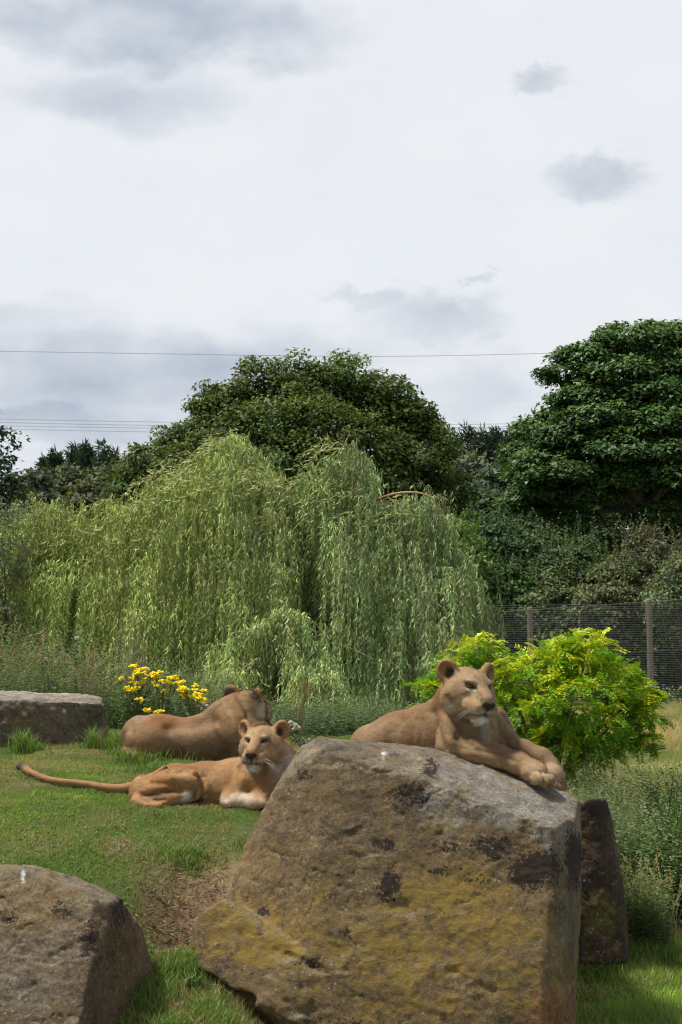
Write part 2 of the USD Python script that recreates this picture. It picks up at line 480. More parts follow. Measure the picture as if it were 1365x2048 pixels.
mat('cable', {'p': ('principled_bsdf', {'base_color': (0.12, 0.13, 0.145), 'roughness': 0.6})}, [], 'p.BSDF')


def rock_mat(name):
    """Sandstone: the vertex colour carries the large stains; grain, pale lichen dots and dark crust are noise."""
    mat(name, {
        't': ('attribute', {'attribute': 'tint'}), 'g': ('geometry', {}),
        'n': ('noise_texture', {'scale': 9.0, 'detail': 9.0, 'roughness': 0.68}),
        'r': ('map_range', {'from_min': 0.30, 'from_max': 0.70, 'to_min': 0.55, 'to_max': 1.45}),
        'me': ('noise_texture', {'scale': 46.0, 'detail': 6.0, 'roughness': 0.75}),
        'mer': ('map_range', {'from_min': 0.32, 'from_max': 0.68, 'to_min': 0.55, 'to_max': 1.5}),
        'x3': ('vector_math', {'math_type': 'scale'}),
        'x': ('vector_math', {'math_type': 'scale'}),
        'gr': ('noise_texture', {'scale': 140.0, 'detail': 3.0, 'roughness': 0.7}),
        'grr': ('map_range', {'from_min': 0.3, 'from_max': 0.7, 'to_min': 0.72, 'to_max': 1.28}),
        'x2': ('vector_math', {'math_type': 'scale'}),
        'v': ('voronoi_texture', {'scale': 58.0, 'randomness': 1.0, 'detail': 1.0}),
        'vs': ('map_range', {'range_type': 'smoothstep', 'from_min': 0.26, 'from_max': 0.12, 'to_min': 0.0, 'to_max': 1.0}),
        'vm': ('noise_texture', {'scale': 3.2, 'detail': 4.0}),
        'vmr': ('map_range', {'range_type': 'smoothstep', 'from_min': 0.47, 'from_max': 0.66, 'to_min': 0.0, 'to_max': 0.8}),
        'vv': ('math', {'math_type': 'multiply'}),
        'lich': ('mix_color', {'b': (0.33, 0.315, 0.27)}),
        'dn': ('noise_texture', {'scale': 13.0, 'detail': 8.0, 'roughness': 0.75, 'distortion': 0.4}),
        'dr': ('map_range', {'range_type': 'smoothstep', 'from_min': 0.58, 'from_max': 0.70, 'to_min': 0.0, 'to_max': 0.7}),
        'dark': ('mix_color', {'b': (0.045, 0.034, 0.028)}),
        'oc': ('noise_texture', {'scale': 6.0, 'detail': 9.0, 'roughness': 0.72, 'distortion': 0.6}),
        'ocr': ('map_range', {'range_type': 'smoothstep', 'from_min': 0.50, 'from_max': 0.60, 'to_min': 0.0, 'to_max': 0.45}),
        'ocm': ('mix_color', {'b': (0.21, 0.135, 0.045)}),
        'gy': ('noise_texture', {'scale': 17.0, 'detail': 9.0, 'roughness': 0.75}),
        'gyr': ('map_range', {'range_type': 'smoothstep', 'from_min': 0.58, 'from_max': 0.68, 'to_min': 0.0, 'to_max': 0.35}),
        'gym': ('mix_color', {'b': (0.23, 0.215, 0.18)}),
        'cr': ('attribute', {'attribute': 'crust'}), 'crs': ('separate_color', {}),
        'cn': ('noise_texture', {'scale': 32.0, 'detail': 10.0, 'roughness': 0.78, 'distortion': 0.5}),
        'cm': ('math', {'math_type': 'multiply_add', 'value2': 2.2, 'value3': -1.1}),
        'ca': ('math', {'math_type': 'add'}), 'cf': ('map_range', {'range_type': 'smoothstep', 'from_min': 0.36, 'from_max': 0.54, 'to_min': 0.0, 'to_max': 0.95}),
        'crust_mix': ('mix_color', {'b': (0.030, 0.020, 0.016)}),
        'yn': ('noise_texture', {'scale': 11.0, 'detail': 10.0, 'roughness': 0.72, 'distortion': 0.4}),
        'ym': ('math', {'math_type': 'multiply_add', 'value2': 2.4, 'value3': -1.2}),
        'ya': ('math', {'math_type': 'add'}), 'yf': ('map_range', {'range_type': 'smoothstep', 'from_min': 0.30, 'from_max': 0.85, 'to_min': 0.0, 'to_max': 0.85}),
        'yc': ('mix_color', {'a': (0.21, 0.135, 0.036), 'b': (0.34, 0.235, 0.042)}),
        'yel_mix': ('mix_color', {}),
        'wn': ('noise_texture', {'scale': 60.0, 'detail': 6.0, 'roughness': 0.7}),
        'wm': ('math', {'math_type': 'multiply_add', 'value2': 2.6, 'value3': -1.3}),
        'wa': ('math', {'math_type': 'add'}), 'wf': ('map_range', {'range_type': 'smoothstep', 'from_min': 0.5, 'from_max': 0.75, 'to_min': 0.0, 'to_max': 0.8}),
        'grey_mix': ('mix_color', {'b': (0.30, 0.285, 0.245)}),
        'v2': ('voronoi_texture', {'scale': 24.0, 'randomness': 1.0}),
        'v2s': ('map_range', {'range_type': 'smoothstep', 'from_min': 0.20, 'from_max': 0.13, 'to_min': 0.0, 'to_max': 1.0}),
        'vmx': ('math', {'math_type': 'maximum'}),
        'bn': ('noise_texture', {'scale': 26.0, 'detail': 9.0, 'roughness': 0.72}),
        'bu': ('bump', {'strength': 1.0, 'distance': 0.05}),
        'bn2': ('noise_texture', {'scale': 120.0, 'detail': 4.0, 'roughness': 0.7}),
        'bu2': ('bump', {'strength': 0.9, 'distance': 0.012}),
        'p': ('principled_bsdf', {'roughness': 0.9, 'specular_ior_level': 0.18})},
        [('g.position', k + '.vector') for k in ('n', 'gr', 'me', 'oc', 'gy', 'cn', 'yn', 'wn', 'v2', 'v', 'vm', 'dn', 'bn', 'bn2')] +
        [('n.fac', 'r.value'), ('t.color', 'x.vector1'), ('r.result', 'x.scale'), ('gr.fac', 'grr.value'), ('me.fac', 'mer.value'), ('x.vector', 'x3.vector1'), ('mer.result', 'x3.scale'), ('x3.vector', 'x2.vector1'), ('grr.result', 'x2.scale'),
         ('v2.distance', 'v2s.value'), ('v.distance', 'vs.value'), ('vs.result', 'vmx.value1'), ('v2s.result', 'vmx.value2'), ('vm.fac', 'vmr.value'), ('vmx.value', 'vv.value1'), ('vmr.result', 'vv.value2'),
         ('dn.fac', 'dr.value'), ('dr.result', 'dark.fac'), ('oc.fac', 'ocr.value'), ('ocr.result', 'ocm.fac'), ('x2.vector', 'ocm.a'), ('gy.fac', 'gyr.value'), ('gyr.result', 'gym.fac'), ('ocm.result', 'gym.a'), ('gym.result', 'yel_mix.a'), ('cr.color', 'crs.color'), ('crs.r', 'ca.value1'), ('cn.fac', 'cm.value1'), ('cm.value', 'ca.value2'), ('ca.value', 'cf.value'), ('crs.g', 'ya.value1'), ('yn.fac', 'ym.value1'), ('ym.value', 'ya.value2'), ('ya.value', 'yf.value'), ('gr.fac', 'yc.fac'), ('yc.result', 'yel_mix.b'), ('yf.result', 'yel_mix.fac'),
         ('crs.b', 'wa.value1'), ('wn.fac', 'wm.value1'), ('wm.value', 'wa.value2'), ('wa.value', 'wf.value'), ('yel_mix.result', 'grey_mix.a'), ('wf.result', 'grey_mix.fac'), ('grey_mix.result', 'crust_mix.a'), ('cf.result', 'crust_mix.fac'), ('crust_mix.result', 'dark.a'), ('dark.result', 'lich.a'), ('vv.value', 'lich.fac'), ('lich.result', 'p.base_color'),
         ('bn.fac', 'bu.height'), ('bu.normal', 'bu2.normal'), ('bn2.fac', 'bu2.height'), ('bu2.normal', 'p.normal')], 'p.BSDF')


rock_mat('sandstone')
# ------------------------------------------------------------------ terrain
LY, LZ = [0, 8, 10, 10.8, 11.3, 11.7, 12.2, 12.8, 14, 15.5, 17, 20, 27, 41, 70, 130], [-0.15, -0.05, 0.15, 0.36, 0.60, 0.90, 1.09, 1.26, 1.42, 1.58, 1.62, 1.42, 0.98, 1.03, 1.2, 1.4]
RY, RZ = [0, 8, 11, 12, 13, 14, 18, 24, 41, 70, 130], [-0.1, -0.05, 0.0, 0.06, 0.20, 0.30, 0.5, 0.75, 1.03, 1.2, 1.4]


def ground_z(x, y):
    x, y = np.asarray(x, float), np.asarray(y, float)
    a = np.interp(y, [11.0, 12.3], [-0.80, 0.35]); b = np.interp(y, [11.0, 12.3], [-0.25, 1.75])
    s = np.clip((x - a) / (b - a), 0, 1); s = s * s * (3 - 2 * s)
    z = np.interp(y, LY, LZ) * (1 - s) + np.interp(y, RY, RZ) * s
    q = np.stack([x, y, 0 * x], -1)
    near = smoothstep(60, 25, y)
    z = z + (fbm(q * 0.9, 3, 5) - 0.5) * 0.16 * near + (fbm(q * 4.0, 3, 6) - 0.5) * 0.085 * smoothstep(30, 15, y)
    # worn hollow of bare earth between the two front boulders
    z = z - 0.24 * np.exp(-((x + 1.0) / 0.24) ** 2 - ((y - 11.5) / 0.26) ** 2) + (fbm(q * 11.0, 3, 8) - 0.5) * 0.10 * np.exp(-((x + 0.95) / 0.35) ** 2 - ((y - 11.6) / 0.45) ** 2)
    return z


def gpt(x, y, dz=0.0):
    x, y = np.atleast_1d(np.asarray(x, float)), np.atleast_1d(np.asarray(y, float))
    return np.stack([x, y, ground_z(x, y) + dz], -1)


def bare(x, y):
    """Amount of bare, straw-strewn earth at a place."""
    q = np.stack([x, y, 0 * x], -1)
    n = fbm(q * 2.3, 4, 11)
    hollow = 1.0 * np.exp(-((x + 0.98) / 0.30) ** 2 - ((y - 11.6) / 0.42) ** 2) + 0.5 * np.exp(-((x + 0.62) / 0.22) ** 2 - ((y - 11.75) / 0.55) ** 2) + 0.6 * np.exp(-((x + 1.45) / 0.16) ** 2 - ((y - 12.1) / 0.12) ** 2)
    hollow = hollow + 0.55 * np.exp(-((x + 0.75) / 0.3) ** 2 - ((y - 10.5) / 0.25) ** 2) + 0.6 * np.exp(-((x - 1.75) / 0.28) ** 2 - ((y - 12.2) / 0.22) ** 2)
    return np.clip(smoothstep(0.60, 0.75, n) * 0.6 + hollow * (0.55 + n * 0.8), 0, 1)


def build_ground():
    def axis(parts):
        return np.unique(np.concatenate([np.arange(a, b, s) for a, b, s in parts] + [[parts[-1][1]]]))
    xs = axis([(-700, -60, 40), (-60, -12, 3), (-12, -3.6, 0.4), (-3.6, 3.6, 0.075), (3.6, 12, 0.4), (12, 60, 3), (60, 700, 40)])
    ys = axis([(-60, 0, 10), (0, 8, 1), (8, 18, 0.075), (18, 42, 0.3), (42, 140, 4), (140, 900, 60)])
    X, Y = np.meshgrid(xs, ys, indexing='ij')
    Z = ground_z(X.ravel(), Y.ravel())
    v = np.stack([X.ravel(), Y.ravel(), Z], 1)
    i, j = np.meshgrid(np.arange(len(xs) - 1), np.arange(len(ys) - 1), indexing='ij')
    n = len(ys)
    f = np.stack([i * n + j, (i + 1) * n + j, (i + 1) * n + j + 1, i * n + j + 1], -1).reshape(-1, 4)
    b = bare(v[:, 0], v[:, 1])[:, None]
    q = np.stack([v[:, 0], v[:, 1], 0 * v[:, 0]], -1)
    dry = smoothstep(0.42, 0.62, fbm(q * 0.8, 4, 21))[:, None] * (smoothstep(16, 20, v[:, 1]) * smoothstep(0.085, 0.105, v[:, 0] / np.maximum(v[:, 1], 1)))[:, None]
    n1 = fbm(q * 5, 3, 31)[:, None]
    green = np.array([0.035, 0.058, 0.012]) * (0.7 + 0.6 * n1)
    soil = np.array([0.115, 0.076, 0.046]) * (0.6 + 0.8 * n1)
    straw = np.array([0.30, 0.24, 0.12])
    c = green * (1 - b) + soil * b
    c = c * (1 - 0.75 * dry) + straw * 0.75 * dry
    obj('ground', v, f, 'soil', tint=c, smooth=True, kind='structure', label='grassy bank and meadow with bare worn earth')


build_ground()
# ------------------------------------------------------------------ boulders
def blend_spots(col, pix, spots):
    """Stains on the stone, plus dark and pale spots that paint in shade and light. spots: (px, py, rx, ry, colour, strength). Dark crust, yellow stain and grey scale lichen go to a
    mask whose edges the material breaks up; other colours are mixed in here."""
    q = np.c_[pix / 60.0, np.zeros(len(pix))]
    wob = np.c_[fbm(q, 4, 41), fbm(q, 4, 42)] - 0.5
    fine = fbm(np.c_[pix / 16.0, np.zeros(len(pix))], 4, 43)
    mask = np.zeros((len(pix), 3))
    for px, py, rx, ry, c, st in spots:
        r = np.hypot((pix[:, 0] - px) / rx + wob[:, 0] * 1.1, (pix[:, 1] - py) / ry + wob[:, 1] * 1.1)
        k = 0 if c is DARK else 1 if c in (YEL, OCHRE) else 2 if c is GREY else None
        if k is not None:
            mask[:, k] = np.maximum(mask[:, k], st * smoothstep(1.5, 0.2, r) * (0.72 if c is OCHRE else 0.62 if k == 2 else 0.95 if c is YEL else 0.8))
        else:
            m = (st * smoothstep(1.12, 0.80, r + (fine - 0.5) * 0.8) if min(c) > 0.7 else st * smoothstep(1.25, 0.55, r + (fine - 0.5) * 2.0))[:, None]
            col = col * (1 - m) + np.asarray(c) * m
    return col, mask


def boulder(name, hulls, h, label, base, spots, rough=0.035, seed=1, cuts=(), top_grey=0.5, inset=0.010, chip=1.0):
    allp = np.vstack(hulls)
    F = Field(allp.min(0) - 0.12, allp.max(0) + 0.12, h)
    rng = np.random.default_rng(seed)
    for p in hulls:
        ch = [(d, rng.uniform(0.015, 0.085 if d[1] < 0.2 and d[2] < 0.6 else 0.03)) for d in rand_dirs(rng, 46) if d[2] < 0.85]
        ch = [(d, o * chip) for d, o in ch]
        F.hull(p, inset, 0.05, ch)
    for kind, *a in cuts:
        getattr(F, kind)(*a, sub=True)
    v, f = F.mesh()
    v = relax(v, f, 1)
    nrm = vertex_normals(v, f)
    big = fbm(v * 1.6, 3, seed) - 0.5
    ridg = 1 - np.abs(fbm(v * 3.6, 4, seed + 5) * 2 - 1)
    strata = fbm(v * np.array([2.2, 2.2, 9.0]), 4, seed + 7) - 0.5
    pit = fbm(v * 22, 3, seed + 9) - 0.5
    chip = smoothstep(0.62, 0.70, fbm(v * 4.5, 4, seed + 13))
    crack = smoothstep(0.955, 0.995, ridg) * smoothstep(0.50, 0.60, fbm(v * 1.7, 3, seed + 17))
    grit = fbm(v * 48, 2, seed + 19) - 0.5
    disp = big * rough * 1.0 - crack * rough * 0.22 + strata * rough * 0.55 + pit * rough * 0.40 + grit * rough * 0.16 - chip * rough * 0.28
    v2 = v + nrm * disp[:, None]
    n2 = vertex_normals(v2, f)
    pix = project(v2)
    tone = fbm(v2 * 2.6, 5, seed + 21)[:, None]
    col = np.asarray(base) * (0.42 + 1.15 * tone)
    g = (top_grey * smoothstep(0.42, 0.75, n2[:, 2] + (fbm(v2 * 5, 4, seed + 3) - 0.5) * 0.5))[:, None]  # lichen grey on upward faces, which also paints in light from above
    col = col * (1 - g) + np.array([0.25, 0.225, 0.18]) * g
    col, mask = blend_spots(col, pix, spots)
    root = thing(name, label, 'boulder', 'boulders of the lion enclosure')
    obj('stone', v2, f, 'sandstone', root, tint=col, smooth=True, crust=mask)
    return root


OCHRE, YEL, DARK, GREY, RUST, WHITE, BROWN = (0.175, 0.118, 0.038), (0.25, 0.175, 0.035), (0.042, 0.030, 0.025), (0.20, 0.19, 0.165), (0.22, 0.105, 0.045), (0.75, 0.74, 0.70), (0.105, 0.08, 0.052)
main = [P(610, 2150, 10.60), P(1095, 2150, 10.58), P(1118, 1950, 10.66), P(1132, 1672, 10.90), P(960, 1598, 10.98), P(800, 1545, 11.08), P(645, 1500, 11.17), P(540, 1590, 11.28), P(470, 1720, 11.26), P(440, 1840, 11.2), P(480, 1960, 11.1), P(655, 1740, 10.92), P(628, 1990, 10.70), P(690, 1560, 11.08),
        P(598, 1494, 11.45), P(640, 1474, 11.5), P(705, 1478, 11.62), P(780, 1488, 11.66), P(880, 1499, 11.68), P(960, 1512, 11.70), P(1060, 1543, 11.64), P(1130, 1572, 11.55), P(1170, 1602, 11.42), P(1172, 1720, 11.5), P(1160, 2150, 11.3), P(1160, 1950, 11.3),
        [-0.30, 12.5, 1.60], [0.55, 12.75, 1.56], [1.35, 12.4, 1.30], [1.4, 12.5, 0.0], [-0.5, 12.5, 0.9], [-0.7, 12.0, 0.3]]
lobe = [P(380, 1842, 10.98), P(366, 1920, 10.92), P(398, 1968, 10.82), P(545, 2012, 10.68), P(615, 2075, 10.62), P(640, 1930, 10.74), P(455, 1795, 10.98), P(640, 2120, 10.62), P(400, 1840, 11.6), P(380, 1990, 11.5), P(600, 1900, 11.5)]
lump = [P(590, 1512, 11.28), P(640, 1474, 11.42), P(700, 1484, 11.42), P(690, 1530, 11.15), P(600, 1560, 11.15), P(650, 1530, 11.8), P(600, 1530, 11.7), P(720, 1520, 11.5)]
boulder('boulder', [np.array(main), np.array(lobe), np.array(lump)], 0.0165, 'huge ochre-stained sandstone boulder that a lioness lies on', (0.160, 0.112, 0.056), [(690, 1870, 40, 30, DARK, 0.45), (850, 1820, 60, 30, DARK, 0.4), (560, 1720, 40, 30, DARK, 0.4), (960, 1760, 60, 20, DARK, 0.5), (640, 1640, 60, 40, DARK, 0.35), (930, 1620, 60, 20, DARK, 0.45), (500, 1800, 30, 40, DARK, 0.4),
    (860, 1900, 330, 200, OCHRE, 0.85), (520, 1880, 150, 110, YEL, 0.75), (900, 1790, 170, 60, YEL, 0.8), (1000, 1860, 120, 110, YEL, 0.7), (840, 2000, 200, 60, OCHRE, 0.8),
    (700, 1640, 190, 100, BROWN, 0.5), (640, 1760, 150, 60, GREY, 0.4), (1000, 1590, 170, 60, (0.23, 0.215, 0.185), 0.7), (690, 1500, 90, 30, BROWN, 0.6), (880, 1530, 60, 40, GREY, 0.5), (1130, 1660, 50, 90, (0.21, 0.20, 0.18), 0.5),
    (1070, 1740, 62, 45, DARK, 0.95), (985, 1690, 75, 28, DARK, 0.8), (780, 1770, 30, 48, DARK, 0.9), (770, 1690, 32, 14, DARK, 0.8), (880, 1745, 50, 22, DARK, 0.6), (815, 1590, 62, 38, DARK, 0.75), (860, 1540, 26, 30, DARK, 0.75), (615, 1550, 26, 18, DARK, 0.7),
    (740, 1840, 45, 25, GREY, 0.7), (730, 1900, 30, 40, GREY, 0.5), (1100, 2030, 60, 60, RUST, 0.85), (1140, 1860, 30, 60, (0.10, 0.10, 0.075), 0.6), (1150, 1720, 26, 80, DARK, 0.95), (900, 1690, 60, 20, DARK, 0.6), (1090, 1690, 40, 18, DARK, 0.5), (850, 1640, 300, 60, GREY, 0.45), (1120, 1700, 40, 60, GREY, 0.7), (770, 1600, 60, 20, GREY, 0.5), (520, 1700, 60, 90, GREY, 0.4), (770, 1830, 50, 20, GREY, 0.6), (450, 1790, 40, 60, YEL, 0.7), (620, 1930, 40, 20, DARK, 0.6), (700, 2050, 150, 25, DARK, 0.45), (430, 1930, 70, 40, BROWN, 0.7),  # tall dark spot at the right edge paints in that side's shade
    (530, 1825, 22, 12, DARK, 0.8), (768, 1511, 3.5, 10, WHITE, 0.9), (565, 1640, 30, 40, GREY, 0.4)],  # small dark spot in the carved hollow is its painted shade
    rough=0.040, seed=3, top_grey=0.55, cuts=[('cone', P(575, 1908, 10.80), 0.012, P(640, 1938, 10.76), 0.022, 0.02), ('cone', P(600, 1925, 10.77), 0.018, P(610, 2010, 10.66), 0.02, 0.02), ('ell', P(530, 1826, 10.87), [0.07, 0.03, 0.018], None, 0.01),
                                            ('cone', P(1098, 1965, 10.64), 0.012, P(1160, 1925, 10.75), 0.02, 0.015), ('cone', P(620, 1740, 10.96), 0.008, P(690, 1760, 10.92), 0.012, 0.01), ('ell', P(470, 2000, 10.76), [0.14, 0.09, 0.05], None, 0.03)])

left = [P(-80, 1745, 10.55), P(60, 1742, 10.5), P(150, 1775, 10.38), P(212, 1812, 10.3), P(200, 1860, 10.2), P(186, 1960, 10.05), P(138, 2120, 9.9), P(-120, 2150, 9.95), P(-120, 1760, 10.5),
        P(60, 1731, 10.75), P(140, 1746, 10.75), P(245, 1794, 10.75), P(284, 1832, 10.95), P(302, 1925, 10.95), P(312, 1960, 10.9), P(250, 2040, 10.5), P(160, 2130, 10.1), P(-120, 1738, 11.0), P(200, 1900, 11.3), P(-100, 1900, 11.3), P(200, 2100, 11.2)]
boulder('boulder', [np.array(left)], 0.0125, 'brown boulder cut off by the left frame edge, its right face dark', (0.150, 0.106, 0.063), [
    (60, 1790, 110, 60, (0.165, 0.12, 0.055), 0.7), (140, 1800, 60, 40, GREY, 0.55), (120, 1820, 35, 28, DARK, 0.6), (170, 1880, 30, 50, DARK, 0.7), (15, 1830, 25, 25, DARK, 0.6), (60, 1960, 120, 70, (0.15, 0.125, 0.095), 0.6), (240, 1820, 30, 60, DARK, 0.7), (250, 1880, 40, 60, (0.10, 0.062, 0.028), 0.7), (200, 1990, 40, 80, BROWN, 0.6), (45, 1750, 4, 14, WHITE, 0.9)],  # dark spots on the right face put its shade into the stone colour
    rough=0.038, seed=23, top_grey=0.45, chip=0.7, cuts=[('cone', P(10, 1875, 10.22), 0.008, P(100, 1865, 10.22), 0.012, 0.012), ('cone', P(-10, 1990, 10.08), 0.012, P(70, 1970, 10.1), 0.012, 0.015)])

tall = [P(1150, 1604, 12.6), P(1184, 1592, 12.6), P(1218, 1598, 12.7), P(1232, 1660, 12.7), P(1243, 1790, 12.6), P(1260, 1860, 12.6), P(1258, 1925, 12.5), P(1150, 1930, 12.4), P(1150, 1630, 12.6), P(1150, 1620, 13.1), P(1195, 1600, 13.0), P(1235, 1680, 13.1), P(1258, 1870, 13.1), P(1258, 1930, 13.1), P(1140, 1900, 13.1)]
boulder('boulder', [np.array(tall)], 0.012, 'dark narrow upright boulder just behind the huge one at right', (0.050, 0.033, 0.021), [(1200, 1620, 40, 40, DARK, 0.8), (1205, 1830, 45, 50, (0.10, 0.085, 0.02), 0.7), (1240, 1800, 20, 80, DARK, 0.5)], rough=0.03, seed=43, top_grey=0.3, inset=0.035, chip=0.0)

slab = [P(-120, 1395, 15.1), P(40, 1401, 15.1), P(203, 1404, 15.2), P(214, 1424, 15.3), P(209, 1500, 15.3), P(-120, 1520, 15.0), P(-120, 1374, 16.2), P(40, 1381, 16.1), P(170, 1389, 16.0), P(206, 1394, 15.7), P(216, 1480, 16.0), P(-120, 1500, 16.2)]
boulder('boulder', [np.array(slab)], 0.014, 'long flat-topped grey stone slab lying in grass at left', (0.145, 0.118, 0.085), [(60, 1388, 140, 10, (0.30, 0.275, 0.225), 0.8), (60, 1440, 120, 30, BROWN, 0.5), (50, 1428, 6, 5, WHITE, 0.6), (128, 1424, 4, 4, WHITE, 0.7)], rough=0.055, seed=63, top_grey=0.8, chip=0.4)  # pale strip along the top paints in the light falling on it
# ------------------------------------------------------------------ lionesses
TAN, PALE, CREAM, RUSSET, INK = np.array([0.345, 0.190, 0.080]), np.array([0.50, 0.34, 0.185]), np.array([0.62, 0.52, 0.40]), np.array([0.25, 0.10, 0.03]), np.array([0.022, 0.016, 0.012])
CHIN = np.array([0.74, 0.71, 0.64])


def head_shape(F, o, R, s):
    W = lambda p: np.asarray(o) + R @ (np.asarray(p, float) * s)
    E = lambda p, r, k=0.03, sub=False, Q=None: F.ell(W(p), np.array(r) * s, R if Q is None else R @ Q, k * s, sub)
    C = lambda a, ra, b, rb, k=0.03, sub=False: F.cone(W(a), ra * s, W(b), rb * s, k * s, sub)
    E((-0.03, 0, 0.008), (0.13, 0.124, 0.088), 0.05)
    E((0.060, 0, 0.028), (0.088, 0.084, 0.054))
    for m in (-1, 1):
        E((0.010, 0.088 * m, -0.062), (0.095, 0.078, 0.098), 0.05)
        E((0.085, 0.074 * m, -0.032), (0.052, 0.038, 0.036))
    C((0.085, 0, 0.012), 0.055, (0.230, 0, -0.060), 0.045, 0.04)
    C((0.0, 0, -0.11), 0.085, (0.155, 0, -0.138), 0.056, 0.04)
    E((-0.04, 0, -0.10), (0.09, 0.125, 0.09), 0.06)
    for m in (-1, 1):
        E((0.208, 0.039 * m, -0.106), (0.054, 0.046, 0.044), 0.016)
        E((0.140, 0.054 * m, -0.10), (0.06, 0.042, 0.047), 0.03)
        E((0.116, 0.050 * m, 0.035), (0.028, 0.038, 0.016), 0.022)          # brow
        E((0.145, 0.064 * m, 0.006), (0.036, 0.030, 0.014), 0.014, True)   # eye socket
        E((0.232, 0.022 * m, -0.142), (0.030, 0.03, 0.007), 0.008, True)   # lip line
    E((0.186, 0, -0.174), (0.050, 0.050, 0.038), 0.012)
    E((0.250, 0, -0.076), (0.022, 0.041, 0.020), 0.012)
    for m in (-1, 1):                                                      # cupped ears
        a = math.radians(32 * m)
        Q = np.array([[math.cos(a), -math.sin(a), 0], [math.sin(a), math.cos(a), 0], [0, 0, 1.0]])
        t = math.radians(-30 * m)
        Q = Q @ np.array([[1, 0, 0], [0, math.cos(t), -math.sin(t)], [0, math.sin(t), math.cos(t)]])
        c = np.array([-0.045, 0.137 * m, 0.068])
        E(c, (0.036, 0.066, 0.072), 0.03, False, Q)
        E(c + Q @ np.array([0.040, 0, 0.006]), (0.040, 0.050, 0.056), 0.010, True, Q)
    return W


